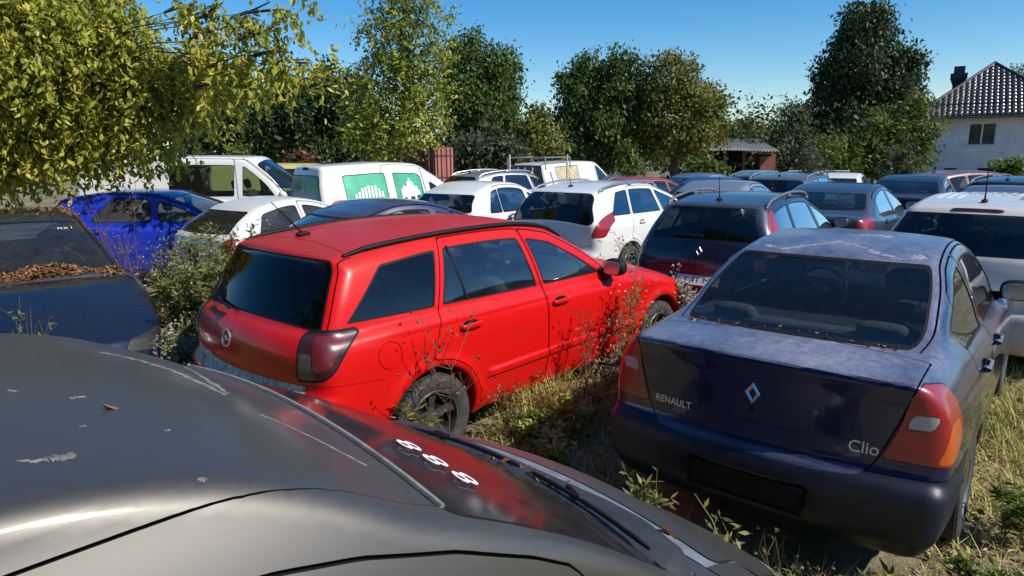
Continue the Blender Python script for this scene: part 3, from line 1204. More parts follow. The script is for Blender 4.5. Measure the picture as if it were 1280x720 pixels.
    return root, S


def copy_car(src, name, loc, yaw, label, paint_mat=None, scale=1.0):
    """copy of a thing with its parts and sub-parts; the paint is swapped on the copy"""
    old = None
    for ch in src.children:
        if ch.name.split('.')[0] == 'body': old = ch.data.materials[0]
    def rec(o, parent):
        c = o.copy()
        COL.objects.link(c)
        if parent is not None: c.parent = parent
        if paint_mat is not None and c.type == 'MESH' and c.material_slots:
            if c.material_slots[0].material == old:
                c.material_slots[0].link = 'OBJECT'
                c.material_slots[0].material = paint_mat
        for ch in o.children: rec(ch, c)
        return c
    r = rec(src, None)
    r.name = name
    r.location = loc; r.rotation_euler = (0, 0, yaw)
    r.scale = (scale,) * 3
    r['label'] = label
    return r
# ================================================================== the three near cars
ASTRA = (-1.1201, 4.5971, .817)
CLIO = (1.679, 3.6316, .8812)
GREY = (-.5555, 1.4393, .7946)


def red_wagon():
    sp = base_spec('wagon', h=HERO_H, ro=.93, wb=2.703, L=4.515, H=1.49, W=.876, zb=.985, zbf=.95, zt=1.0, tailx=.14, roofx=.44, zr=.08, xw1=1.42, xw0=2.20, zc=1.0, zh=.78, sigma=.016)
    xr, xf = sp['xr'], sp['xf']
    sp['low'] = [[(-.76, .22), (-.87, .27), (-.915, .38), (-.93, .50), (-.935, .655)], [(-.935, .655), (-.893, .712), (-.90, .78), (-.90, .87), (-.875, .95), (-.835, 1.005)],
                 [(-.835, 1.005), (-.6, 1.012), (.3, 1.005), (1.2, .985), (2.0, .965)], [(2.0, .965), (2.12, 1.0)],
                 [(2.12, 1.0), (2.5, .965), (2.95, .88), (3.25, .78), (3.40, .71)], [(3.40, .71), (3.53, .60), (3.585, .46), (3.57, .33), (3.46, .22)], [(3.46, .22), (-.76, .22)]]
    sp['gh'] = [[(-.82, .90), (-.82, 1.0)], [(-.82, 1.0), (-.70, 1.215), (-.585, 1.375)], [(-.585, 1.375), (-.60, 1.405), (-.50, 1.425)],
                [(-.50, 1.425), (-.30, 1.447), (.2, 1.482), (.7, 1.492), (1.1, 1.477), (1.42, 1.425)], [(1.42, 1.425), (1.80, 1.25), (2.26, .985)], [(2.26, .985), (2.2, .88)], [(2.2, .88), (-.82, .90)]]
    sp['wx'] = [(-.95, .80), (-.75, .845), (-.3, .872), (.3, .876), (2.4, .876), (3.0, .86), (3.4, .79), (3.6, .66)]
    sp['tz'] = [(.2, .10), (.30, .045), (.45, .015), (.60, .0), (.80, .0), (.90, .012), (.965, .035), (1.03, .06), (1.1, .075)]
    sp['wg'] = [(-.95, .745), (-.6, .785), (-.2, .805), (1.2, .812), (1.9, .79), (2.3, .74)]
    sp['tg'] = [(.98, 0), (1.15, .045), (1.30, .105), (1.42, .175), (1.49, .22)]
    sp.update(br=.20, kg=.085, kl=.085, kj=.025, gcrown=.085, crown=.045, wr=.302, arch=.360, flare=.018, tw=.175, track=.775, zlines=(.985, .95), belt_up=.045, inset=.088, skew=-.20, zbelt=.98)
    sp['bumps'] = [
        # rub strips along the doors, rear bumper shelf
        lambda x, y, ay, z: .016 * ss(ay, .7, .8) * np.exp(-((z - .490 - .012 * x) / .030) ** 6) * ss(x, .44, .50) * ss(-x, -2.26, -2.20),
        lambda x, y, ay, z: .022 * np.exp(-((z - .50) / .13) ** 4) * ss(-x, .52, .80),
        lambda x, y, ay, z: .010 * ss(z, .90, .935) * ss(-z, -1.0, -.965) * ss(ay, .6, .75) * ss(x, -.6, -.2) * ss(-x, -2.2, -1.9),
    ]
    sp['wins'] = [(-.60, .055, 'T', 1.05, .36), (.135, 1.05, 0, .36, -.22), (1.135, 2.02, 0, -.22, -.2)]
    sp['wk'], sp['rgk'] = .012, .022
    sp['handle_z'] = .872
    sp['B'] = 1.105
    sp['rear_door_x'] = .095
    sp['rd_skew'], sp['rd_low'] = .36, -.42
    sp['rg'] = (1.045, 1.378)
    sp['rg_inset'] = .055
    sp['rg_curve'] = .075
    sp['lamp_x'] = -.84; sp['lamp_bezel'] = .011
    sp['taper'] = .8
    sp['lights'] = [('tail_light', 'smoke', [(.665, .74), (.90, .755), (.965, .80), (1.075, .985), (1.05, 1.01), (.80, 1.015), (.70, .995), (.675, .93)], [.03, .04, .05, .02, .02, .05, .05, .08]),
                    ('light_reflector', 'smoke_red', [(.815, .80), (.93, .825), (1.035, .985), (.80, .99)], .03),
                    ('light_reflector', 'smoke_clear', [(.70, .80), (.80, .80), (.80, .90), (.70, .90)], .015)]
    sp['headlight'] = [(.44, .64), (.70, .60), (.95, .66), (1.05, .80), (.80, .79), (.5, .74)]
    def xtra(S):
        mx = np.maximum
        # tailgate joint beside the lamps, at the roof and down the pillars
        S.strip(lambda x, y, z, ay, A, S1, A2, S2: ay - .652 - .03 * ss(z, .78, .66), .0028, lambda x, y, z, ay, A, S1, A2, S2: mx(mx(z - 1.02, .62 - z), x + .5))
        S.strip(lambda x, y, z, ay, A, S1, A2, S2: x + .375 + .10 * y * y, .0030, lambda x, y, z, ay, A, S1, A2, S2: mx(1.36 - z, ay - .60))
        S.strip(lambda x, y, z, ay, A, S1, A2, S2: S2 + .028, .0030, lambda x, y, z, ay, A, S1, A2, S2: mx(mx(x + .40, 1.0 - z), z - 1.43))
        # round filler flap, bumper joint
        S.strip(lambda x, y, z, ay, A, S1, A2, S2: np.hypot(x + .33, z - .815) - .082, .0022, lambda x, y, z, ay, A, S1, A2, S2: mx(.5 - ay, y))
        S.strip(lambda x, y, z, ay, A, S1, A2, S2: z - .722 + .10 * (x + .75), .0020, lambda x, y, z, ay, A, S1, A2, S2: mx(x + .37, .80 - ay))
        S.cut(lambda x, y, z, ay, A, S1, A2, S2: mx(mx(smax(np.abs(z - .672) - .040, ay - .70, .02), x + .70), -1), 'bumper_pad', ring='gap', rw=.002)
        # dark sunken strip that draws the shadow under the door rub strip
        S.strip(lambda x, y, z, ay, A, S1, A2, S2: z - .459 - .012 * x, .0075, lambda x, y, z, ay, A, S1, A2, S2: mx(mx(.49 - x, x - 2.18), .6 - ay), to='gap', frm=('front_door', 'rear_door'))
    sp['extra_cuts'] = [xtra]
    red = paint('bright red paint', (.62, .007, .006), dust=.95, coat=.26, rough=.34, dustcol=(.19, .040, .036), coat_rough=.07, spec=.22)
    mats = dict(extra={'bumper_pad': simple('pale dirty bumper pad', (.60, .54, .45), .8, var=.6, scale=38)}, paint=red, glass=glass('bright side glass', (.55, .64, .66), .07, (.25, .26, .27), boost=2.0), rear_glass=glass('black tinted glass', (.025, .026, .028), .05, (.08, .08, .08), boost=.5), rim=simple('dirty dark alloy', (.10, .10, .10), .45, .6, var=.4, scale=14), mirror=BLACK, windscreen=G_STD)
    for i, w in enumerate(sp['wins']):
        if w[2] == 'T': sp['wins'][i] = (w[0], w[1], glass('dark tinted side glass', (.07, .075, .085), .06, (.12, .12, .13)), *w[3:])
    root, S = build_car('estate_car', sp, mats, (ASTRA[0], ASTRA[1], 0), ASTRA[2], 'bright red estate car with black roof rails and smoked tail lights', 'car',
                        rails=(-.44, 1.55, .60, .012, BLACK), antenna=(-.30, .75, .30, .08))
    p = S.rear(.02, .885); n = S.nrm(p)
    ring_badge(root, decal_matrix(p + n * .002, n, (0, -1, 0)), .052)
    # rear wiper arm
    a = S.rear(.40, 1.055); b = S.rear(.10, 1.035)
    na = S.nrm(a)
    MB().tube([a + na * .015, (a + b) / 2 + na * .03, b + na * .03], [.010, .008, .014], 6).build('rear_wiper', BLACK, root)
    # divider bar of the rear side windows
    for ch in root.children:
        if ch.name.split('.')[0] == 'door' and any(c.name.startswith('window') for c in ch.children):
            vs = np.array([v.co for v in ch.data.vertices])
            if vs[:, 0].mean() < 1.0:
                s = 1 if vs[:, 1].mean() > 0 else -1
                q0, q1 = S.side(.36, 1.03, s), S.side(.30, 1.375, s)
                MB().tube([q0, (q0 + q1) / 2 + np.array([0, s * .006, 0]), q1], .011, 6).build('window_divider', BLACK, ch)
    # a pale strip of mud and seed fluff caught on the bumper shelf stays with the car as dirt
    return root, S, sp


def blue_sedan():
    sp = base_spec('sedan', h=HERO_H, ro=.955, wb=2.472, L=4.15, H=1.435, W=.82, zb=.965, zbf=.92, zt=1.04, xw1=1.32, xw0=2.0, zc=.96, zh=.76, sigma=.016)
    sp['low'] = [[(-.74, .22), (-.88, .26), (-.945, .34), (-.962, .44), (-.955, .58), (-.945, .615)], [(-.945, .615), (-.915, .645), (-.905, .75), (-.893, .88), (-.888, .98), (-.90, 1.038)],
                 [(-.90, 1.038), (-.80, 1.05), (-.6, 1.058), (-.35, 1.06)], [(-.35, 1.06), (-.1, 1.03), (.4, .985), (1.2, .955), (1.8, .935)], [(1.8, .935), (1.92, .965)],
                 [(1.92, .965), (2.3, .925), (2.7, .845), (3.0, .745), (3.09, .70)], [(3.09, .70), (3.17, .60), (3.195, .46), (3.18, .34), (3.06, .22)], [(3.06, .22), (-.74, .22)]]
    sp['gh'] = [[(-.46, .95), (-.44, 1.045)], [(-.44, 1.045), (-.12, 1.215), (.20, 1.345)], [(.20, 1.345), (.32, 1.382), (.6, 1.422), (.9, 1.437), (1.15, 1.425), (1.36, 1.375)],
                [(1.36, 1.375), (1.70, 1.19), (2.06, .95)], [(2.06, .95), (2.0, .85)], [(2.0, .85), (-.46, .95)]]
    sp['wx'] = [(-.97, .755), (-.8, .785), (-.4, .808), (.2, .82), (2.2, .82), (2.7, .80), (3.05, .73), (3.2, .62)]
    sp['tz'] = [(.2, .09), (.30, .04), (.45, .01), (.60, .0), (.80, .0), (.90, .022), (.97, .06), (1.05, .13), (1.1, .17)]
    sp['wg'] = [(-.6, .60), (-.3, .67), (.1, .715), (.6, .735), (1.4, .73), (2.0, .69)]
    sp['tg'] = [(.95, 0), (1.10, .04), (1.25, .10), (1.36, .165), (1.44, .22)]
    sp.update(br=.16, kg=.075, kl=.065, kj=.09, gcrown=.075, crown=.035, wr=.285, arch=.335, flare=.010, tw=.175, track=.72, zlines=(.955, .92), belt_up=.045, inset=.075, skew=-.16, zbelt=.96)
    sp['bumps'] = [
        lambda x, y, ay, z: .020 * np.exp(-((z - .46) / .13) ** 6) * ss(-x, .30, .62),
        lambda x, y, ay, z: .008 * ss(ay, .7, .8) * np.exp(-((z - .50) / .03) ** 4) * ss(x, .30, .36) * ss(-x, -2.1, -2.05),
        lambda x, y, ay, z: -.018 * np.exp(-(np.maximum(np.abs(ay) - .275, 0) / .012) ** 2) * np.exp(-(np.maximum(np.abs(z - .435) - .062, 0) / .010) ** 2) * ss(-x, .86, .93),
        lambda x, y, ay, z: -.010 * np.exp(-(np.maximum(np.hypot(x + .02, z - .80) - .07, 0) / .008) ** 2) * ss(-y, .6, .7) * 0,
    ]
    sp['wins'] = [(-.02, .60, 0), (.72, 1.72, 0)]
    sp['wk'], sp['rgk'] = .02, .026
    sp['B'] = .66; sp['rear_door_x'] = -.02; sp['rd_skew'] = .45; sp['rd_low'] = -.25
    sp['rg'] = (1.068, 1.352); sp['rg_inset'] = .062; sp['rg_curve'] = .02
    sp['lamp_x'] = -.80; sp['taper'] = .75
    sp['lights'] = [('tail_light', 'red', [(.545, .695), (.84, .69), (.925, .71), (.95, .80), (.915, .92), (.84, .995), (.655, 1.022), (.625, .965), (.60, .84)], [.015, .04, .05, .08, .10, .08, .03, .05, .05]),
                    ('light_segment', 'orange', [(.735, .70), (.86, .70), (.905, .73), (.92, .80), (.895, .87), (.80, .868), (.775, .80)], [.02, .03, .04, .05, .03, .02, .02]),
                    ('light_segment', 'clear', [(.618, .838), (.712, .838), (.735, .898), (.643, .898)], .012)]
    sp['headlight'] = [(.44, .62), (.66, .60), (.85, .66), (.95, .78), (.72, .77), (.5, .72)]

    def xtra(S):
        # boot lid joint
        def lid(x, y, z, ay, A, S1, A2, S2):
            w = np.interp(z, [.55, .62, .70, .84, .98, 1.02, 1.2], [.475, .495, .535, .588, .632, .642, .66])
            f = smax(ay - w, .585 + .10 * y * y - z, .05)
            return np.maximum(f, x + .475 + .12 * y * y)
        S.cut(lambda *a: lid(*a), 'boot_lid', ring='gap', rw=.0035, inner=.0035)
        # grey plastic bumper
        S.cut(lambda x, y, z, ay, A, S1, A2, S2: np.maximum(z - .628 - .03 * (x + .9), x + .385), 'bumper', ring='gap', rw=.001, inner=.003)
        S.strip(lambda x, y, z, ay, A, S1, A2, S2: np.hypot(x + .03, z - .80) - .085, .0022, lambda x, y, z, ay, A, S1, A2, S2: np.maximum(.5 - ay, y))
        # roof ditch
        S.strip(lambda x, y, z, ay, A, S1, A2, S2: S2 + .028, .0035, lambda x, y, z, ay, A, S1, A2, S2: np.maximum(1.03 - z, np.maximum(-.42 - x, x - 1.4)))
    sp['extra_cuts'] = [xtra]
    blue = paint('dark navy blue paint', (.0026, .0070, .058), dust=1.35, coat=1.0, rough=.28, metallic=.35, dustcol=(.30, .30, .38))
    mats = dict(paint=blue, glass=glass('car glass grey', (.26, .30, .31), .06, (.2, .2, .2)), rear_glass=glass('clear heated rear glass', (.60, .67, .66), .06, (.16, .17, .17), boost=.75), rim=SILVER, mirror=BLACK,
                extra={'boot_lid': blue, 'bumper': simple('grey blue bumper plastic', (.006, .009, .020), .42, var=.25, scale=9)}, side_glass=glass('dusty side glass', (.34, .38, .38), .20))
    root, S = build_car('sedan_car', sp, mats, (CLIO[0], CLIO[1], 0), CLIO[2], 'navy blue sedan with red and orange tail lights and an empty plate holder', 'car')
    lid = next(c for c in root.children if c.name == 'boot_lid')
    def put(fn, y, z):
        p = S.rear(y, z); n = S.nrm(p)
        return decal_matrix(p + n * .001, n, (0, -1, 0))
    diamond_badge(lid, put(None, .0, .868), .040)
    text_part('maker_lettering', 'RENAULT', .050, CHROME, lid, put(None, .400, .728), .002, width=.205, spacing=1.1, bold=.022)
    text_part('model_lettering', 'Clio', .072, CHROME, lid, put(None, -.475, .722), .003, width=.115)
    # empty plate holder
    p = S.rear(0, .435); n = S.nrm(p)
    M = decal_matrix(p + n * .004, n, (0, -1, 0))
    h = MB()
    w, hh = .53, .125
    for c, s in (((0, hh / 2, 0), (w, .008, .012)), ((0, -hh / 2, 0), (w, .008, .012)), ((w / 2, 0, 0), (.008, hh + .008, .012)), ((-w / 2, 0, 0), (.008, hh + .008, .012)), ((0, 0, -.004), (w, hh, .004))):
        h.box(c, s)
    o = h.build('plate_holder', BLACK, next(c for c in root.children if c.name == 'bumper')); o.matrix_local = M
    # lock under the badge
    p = S.rear(0, .79); n = S.nrm(p)
    o = MB().lathe([(0, .004), (.012, .004), (.014, 0)], (0, 0, 0), 'z', 14).build('lock', BLACK, lid); o.matrix_local = decal_matrix(p, n, (0, -1, 0))
    # sun-visor sticker strip and parcel-shelf paper
    t = MB().box((1.52, -.05, 1.30), (.02, .22, .05), Matrix.Rotation(-.9, 3, 'Y')).build('green_screen_sticker', simple('teal sticker', (.03, .38, .27), .5), root)
    return root, S, sp


def grey_car():
    """dark grey small people carrier right in front of the camera; local x=0 is the top of its windscreen"""
    dx = 1.30
    sp = base_spec('hatch', h=HERO_H, ro=.62, wb=2.40, L=3.68, H=1.64, W=.84, zb=.99, zbf=.95, zt=1.02, xw1=dx, xw0=dx + .80, zc=.975, zh=.50, sigma=.018)
    xr, xf = sp['xr'], sp['xf']
    sp['low'] = [[(-.50, .22), (-.60, .30), (-.63, .42), (-.62, .60), (-.58, .75), (-.52, 1.0)], [(-.52, 1.0), (.3, 1.0), (1.2, .98), (1.9, .955)], [(1.9, .955), (2.06, .972)],
                 [(2.06, .972), (2.20, .942), (2.32, .903), (2.42, .850), (2.51, .765), (2.63, .645), (2.80, .54)], [(2.80, .54), (2.98, .47), (3.04, .38), (3.02, .28), (2.92, .22)], [(2.92, .22), (-.50, .22)]]
    sp['gh'] = [[(-.50, .90), (-.50, 1.02)], [(-.50, 1.02), (-.38, 1.30), (-.25, 1.50)], [(-.25, 1.50), (-.05, 1.585), (.4, 1.63), (.75, 1.63), (1.0, 1.588), (1.17, 1.522), (1.31, 1.44)],
                [(1.31, 1.44), (1.55, 1.325), (1.80, 1.18), (2.12, .955)], [(2.12, .955), (2.05, .85)], [(2.05, .85), (-.50, .90)]]
    sp['wx'] = [(-.65, .74), (-.3, .82), (.3, .845), (2.2, .845), (2.7, .82), (3.1, .72), (3.3, .60)]
    sp['tz'] = [(.2, .09), (.32, .03), (.5, .005), (.75, .0), (.88, .02), (.96, .06), (1.05, .10)]
    sp['wg'] = [(-.6, .70), (-.2, .755), (.6, .775), (1.3, .770), (1.8, .735), (2.15, .69)]
    sp['tg'] = [(.96, 0), (1.15, .040), (1.30, .085), (1.42, .135), (1.52, .19), (1.6, .24)]
    sp.update(br=.2, bf=.26, kg=.032, kl=.085, kj=.03, gcrown=.055, crown=.045, zlines=(.99, .95), belt_up=.05, inset=.105, skew=-.12, zbelt=.98, B=.52, rear_door_x=-.3, door_inset=.06, door_top=([.5, .7, .9, 1.01, 1.128, 1.291, 1.45, 1.54, 1.60, 1.64], [1.475, 1.475, 1.463, 1.445, 1.416, 1.358, 1.280, 1.225, 1.15, .93]))
    sp['wins'] = [(-.2, .45, 0), (.58, 1.86, 0)]
    sp['inset'] = .15
    sp['doors'] = True

    def xtra(S):
        # roof ditch between roof skin and side rail
        S.strip(lambda x, y, z, ay, A, S1, A2, S2: ay - .565, .0012, lambda x, y, z, ay, A, S1, A2, S2: np.maximum(1.3 - z, np.maximum(-.2 - x, x - 1.36)))
        # bonnet shut lines
        def bon(x, y, z, ay, A, S1, A2, S2):
            f = smax(ay - .655 + .10 * (x - 2.3), 2.245 - .16 * y * y - x, .05)
            f = smax(f, x - 2.9, .05)
            return np.maximum(f, .55 - z)
        S.cut(bon, 'bonnet', ring='gap', rw=.005, inner=.005)
        def scut(x, y, z, ay, A, S1, A2, S2):
            f = smax(ay - .665, 2.085 - .16 * y * y - x, .04)
            return np.maximum(np.maximum(f, x - 2.3), .80 - z)
        S.cut(scut, 'cowl')
    sp['extra_cuts'] = [xtra]
    grey = paint('dark grey brown paint', (.118, .110, .099), dust=.34, coat=.38, rough=.48, dustcol=(.15, .14, .128), metallic=.75, coat_rough=.12)
    mats = dict(paint=grey, glass=G_DIRTY, windscreen=glass('grimy windscreen', (.20, .20, .20), .85, (.052, .048, .044), .12, .6), extra={'bonnet': grey, 'cowl': simple('faded cowl plastic', (.15, .17, .20), .6, var=.3, scale=12)})
    X, Y, a = GREY
    loc = (X - dx * math.cos(a), Y - dx * math.sin(a), 0)
    root, S = build_car('hatchback_car', sp, mats, loc, a, 'dark grey car with white numbers on its windscreen and a dirty roof', 'car', antenna=None, mirrors=False)
    # wipers lying along the foot of the windscreen
    for y0, y1 in ((.50, -.10), (-.12, -.60)):
        pts = []
        for t in np.linspace(0, 1, 12):
            y = lerp(y0, y1, t)
            q = S.top(2.045 - .17 * y * y - .03 * t, y)
            pts.append(q + np.array([0, 0, .022]))
        w = MB().tube(pts, [.005] + [.007] * 10 + [.005], 6)
        w.build('wiper', BLACK, root)
        q0 = S.top(2.12 - .16 * y0 * y0, y0 - .06); mid = pts[5]
        MB().tube([q0 + np.array([0, 0, .01]), (q0 + mid) / 2 + np.array([0, 0, .025]), mid + np.array([0, 0, .008])], [.011, .009, .006], 6).build('wiper_arm', PLASTIC, root)
    # hand-painted 888 on the glass
    for i, (x, y) in enumerate(((1.497, -.255), (1.503, -.34), (1.512, -.425))):
        q = S.top(x, y); n = S.nrm(q)
        text_part('painted_number', '8', .075, WHITEMARK, root, decal_matrix(q + n * .003, n, (.05, 1, 0)), .0006, width=.058)
    return root, S, sp


HERO_H = .022
red_car, red_S, red_sp = red_wagon()
blue_car, blue_S, blue_sp = blue_sedan()
grey_root, grey_S, grey_sp = grey_car()
# ================================================================== the other cars
def gz(x, y):
    """the lot falls away very slightly to the right and back"""
    k = float(ss(np.float64(x), -3.0, 3.0))
    return -.016 * min(max(y - 6.0, 0.0), 14.0) * k


def pos(px, Y):
    x = at_depth(px, 300, Y)[0]
    return (x, Y, gz(x, Y))


def here(x, y): return (x, y, gz(x, y))


LOT = 'cars parked in the overgrown lot'
WHITE = paint('white paint', (.74, .74, .72), dust=.14, coat=.8, rough=.4)
WHITE_D = paint('dirty white paint', (.64, .64, .62), dust=.35, coat=.5, rough=.5, marks=.0)
CREAM = paint('cream white paint', (.66, .64, .59), dust=.2, coat=.8, rough=.4)
NAVY = paint('dusty navy paint', (.012, .018, .075), dust=.32, coat=.8, rough=.4, dustcol=(.22, .23, .27))
NAVY2 = paint('blue grey paint', (.010, .016, .048), dust=.5, coat=.9, rough=.36, metallic=.3, dustcol=(.22, .23, .25))
VIVID = paint('vivid blue paint', (.010, .035, .42), dust=.20, coat=.8, rough=.4)
SLATE = paint('slate metallic paint', (.055, .075, .105), dust=.2, coat=.9, rough=.34, metallic=.45)
SILVERP = paint('silver paint', (.36, .37, .38), dust=.2, coat=.8, rough=.36, metallic=.6)
BLACKP = paint('black paint', (.010, .011, .014), dust=.25, coat=.9, rough=.36, dustcol=(.16, .16, .17))
REDP = paint('faded red paint', (.26, .025, .028), dust=.35, coat=.5, rough=.5)
DRED = paint('dark red paint', (.10, .020, .022), dust=.35, coat=.6, rough=.45)
GREYP = paint('grey paint', (.085, .09, .10), dust=.28, coat=.8, rough=.4, metallic=.3)
YELLOWP = paint('pale yellow paint', (.55, .47, .16), dust=.15, coat=.6, rough=.45)
LBLUE = paint('pale blue metallic paint', (.16, .22, .30), dust=.2, coat=.8, rough=.36, metallic=.5)
G_BLUE = glass('blue tinted glass', (.40, .50, .56), .06, boost=2.6)
G_DARKR = glass('smoked rear glass', (.13, .15, .15), .05, (.10, .10, .10))


def rear_wiper(root, S, z, y0, y1, dz=.0):
    a, b = S.rear(y0, z), S.rear(y1, z + dz)
    n = S.nrm((a + b) / 2)
    MB().tube([a + n * .02, (a + b) / 2 + n * .03, b + n * .02], [.014, .010, .008], 6).build('rear_wiper', BLACK, root)


# --- white estate with fang shaped lamps
sp = base_spec('wagon', ro=.95, wb=2.708, L=4.50, H=1.525, W=.90, zb=1.02, zbf=.98, zt=1.02, tailx=.06, roofx=.42, zr=.09, bulge=.06, xw1=1.25, xw0=2.30, zc=1.04, zh=.82, h=.03,
               lights=[('tail_light', 'red', [(.72, .80), (.96, .80), (1.03, .95), (1.20, 1.13), (1.12, 1.17), (.92, 1.08), (.80, .97)], .05)])
sp['wins'] = [(-.42, .10, 0, .9, .3), (.17, 1.02, 0, .3, -.2), (1.12, 2.06, 0, -.2, -.2)]
sp['rg'] = (1.03, 1.40); sp['rg_inset'] = .05; sp['rg_curve'] = .13; sp['rgk'] = .12; sp['wk'] = .02
sp['rear_door_x'] = .13; sp['rd_skew'] = .3; sp['rd_low'] = -.4; sp['B'] = 1.08
w308, w308_S = build_car('estate_car', sp, dict(paint=WHITE, glass=G_BLUE, rear_glass=G_DARKR, seal=BLACK), here(1.105, 10.45), .86,
                         'white estate car with red fang shaped tail lights and grey roof rails', 'car', LOT, rails=(-.45, 1.25, .60, .045, SILVER), antenna=(-.30, .2, .22))
p = w308_S.rear(.0, .90)

# --- dark blue wagon with tall triangular lamps at the roof pillars
sp = base_spec('wagon', ro=.90, wb=2.575, L=4.20, H=1.475, W=.855, zb=.98, zbf=.94, zt=1.0, tailx=.12, roofx=.40, zr=.085, xw1=1.15, xw0=2.05, zc=.99, zh=.78, h=.03,
               lights=[('tail_light', 'red', [(.685, .84), (.92, .85), (.97, 1.02), (.905, 1.20), (.84, 1.34), (.775, 1.33), (.755, 1.10), (.70, .98)], .02)])
sp['wins'] = [(-.40, .06, 0, .2, .25), (.13, .98, 0, .25, -.2), (1.06, 1.92, 0, -.2, -.2)]
sp['rear_door_x'] = .095; sp['rd_skew'] = .25; sp['rd_low'] = -.4; sp['B'] = 1.03
sp['rg'] = (1.03, 1.36); sp['rg_inset'] = .12; sp['rg_curve'] = .03; sp['wk'] = .015; sp['rgk'] = .03
rwag, rwag_S = build_car('estate_car', sp, dict(paint=NAVY2, glass=G_BLUE, rear_glass=G_DARKR, mirror=BLACK), here(2.53, 7.80), .905,
                         'dark blue estate with upright red pillar lamps, partly hidden behind the navy sedan', 'car', LOT, rails=(-.42, 1.15, .56, .05, ALLOY), antenna=(-.30, .15, .25),
                         plate=(-.0, .60, '. J 41 MF'))
p = rwag_S.rear(0, .91); n = rwag_S.nrm(p)
diamond_badge(rwag, decal_matrix(p + n * .002, n, (0, -1, 0)), .042)
p = rwag_S.rear(0, .80); n = rwag_S.nrm(p)
text_part('maker_lettering', 'RENAULT', .045, ALLOY, rwag, decal_matrix(p + n * .002, n, (0, -1, 0)), .001, width=.36, spacing=1.5)
rear_wiper(rwag, rwag_S, 1.06, -.02, .34, -.01)

# --- slate saloon
sp = base_spec('sedan', ro=.98, wb=2.58, L=4.57, H=1.45, W=.885, zb=.98, zbf=.94, zt=1.05, tailx=.50, roofx=1.20, zr=.08, xw1=1.35, xw0=2.15, h=.03,
               lights=[('tail_light', 'red', [(.66, .78), (.93, .78), (1.03, .88), (1.06, 1.00), (1.0, 1.03), (.72, 1.01), (.68, .93)], .03)])
sp['wins'] = [(.02, .88, 0, .5, -.15), (.98, 1.95, 0, -.15, -.15)]
skoda, skoda_S = build_car('sedan_car', sp, dict(paint=SLATE, glass=G_BLUE, rear_glass=G_STD, mirror=BLACK), here(4.95, 10.6), .86,
                           'slate blue saloon with wide red tail lights, beyond the dark blue estate', 'car', LOT)
pq = skoda_S.side(1.45, .62, -1)
MB().box((0, 0, 0), (.16, .004, .16)).build('red_sticker', simple('red sticker', (.55, .03, .03), .5), skoda).location = (1.72, pq[1] - .004, .86)

# --- cream estate at the right edge
sp = base_spec('wagon', ro=.85, wb=2.60, L=4.25, H=1.50, W=.86, zb=.98, zbf=.95, zt=1.02, tailx=.10, roofx=.40, zr=.075, xw1=1.25, xw0=2.1, h=.028)
sp['rg'] = (1.05, 1.375); sp['rg_inset'] = .045; sp['rgk'] = .03; sp['gcrown'] = .05
sp['bumps'] = [lambda x, y, ay, z: .006 * (np.cos(y * 2 * np.pi / .085) > 0.1) * ss(z, 1.42, 1.46) * ss(x, .0, .05) * ss(-ay, -.48, -.45) * ss(-x, -1.05, -1.0)]
wright, wright_S = build_car('estate_car', sp, dict(paint=CREAM, glass=G_STD, rear_glass=G_DARKR), here(4.42, 6.22), .80,
                             'cream white estate with a wide dark rear window and ribbed roof at the right edge', 'car', LOT, antenna=(-.18, .03, .36))
p = wright_S.rear(0, 1.412); n = wright_S.nrm(p)
o = MB().rbox((0, 0, 0), (.40, .035, .02), 4, 6).build('brake_light', lens('dark brake lamp', (.09, .012, .012)), wright); o.matrix_local = decal_matrix(p, n, (0, -1, 0))

# --- round white hatchback
sp = base_spec('hatch', ro=.72, wb=2.46, L=3.88, H=1.50, W=.84, zb=.98, zbf=.95, zt=1.02, tailx=.06, roofx=.40, zr=.12, bulge=.05, xw1=1.0, xw0=1.95, h=.032)
sp['wins'] = [(-.22, .12, 0, .6, .1), (.14, .90, 0, .1, -.12), (1.0, 1.8, 0, -.12, -.12)]
sp['rg_inset'] = .05; sp['gt'] = .6
whatch, whatch_S = build_car('hatchback_car', sp, dict(paint=WHITE, glass=G_BLUE, rear_glass=G_DARKR), here(-.80, 11.0), .95,
                             'rounded white hatchback between the van with green windows and the white estate', 'car', LOT)

# --- navy hatchback right behind the red estate
sp = base_spec('hatch', ro=.78, wb=2.51, L=4.05, H=1.44, W=.845, zb=.95, zbf=.92, zt=1.0, tailx=.14, roofx=.75, zr=.10, xw1=1.15, xw0=2.0, h=.03)
sp['wins'] = [(.10, .90, 0, .35, -.15), (.98, 1.85, 0, -.15, -.15)]
dkblue, dkblue_S = build_car('hatchback_car', sp, dict(paint=NAVY, glass=G_STD, rear_glass=G_DIRTY, fabric=FABRIC_L), here(-1.97, 7.60), .72,
                             'dusty navy hatchback showing its roof just behind the red estate', 'car', LOT)

# --- dirty white three door hatchback
sp = base_spec('hatch', ro=.66, wb=2.45, L=3.75, H=1.40, W=.81, zb=.92, zbf=.89, zt=.97, tailx=.08, roofx=.62, zr=.085, xw1=1.05, xw0=1.85, h=.03)
sp['wins'] = [(-.12, .58, 0, .5, -.1), (.68, 1.7, 0, -.1, -.1)]
sp['rear_doors'] = False; sp['B'] = .62; sp['rgk'] = .03
w3, w3_S = build_car('hatchback_car', sp, dict(paint=WHITE_D, glass=G_DIRTY, rear_glass=glass('grimy rear glass', (.22, .22, .2), .35, (.10, .095, .08))), (-3.62, 8.80, 0), .92,
                     'grubby white hatchback overgrown by weeds beside the vivid blue car', 'car', LOT, mirrors=False, antenna=(.95, .9, .9, .1))

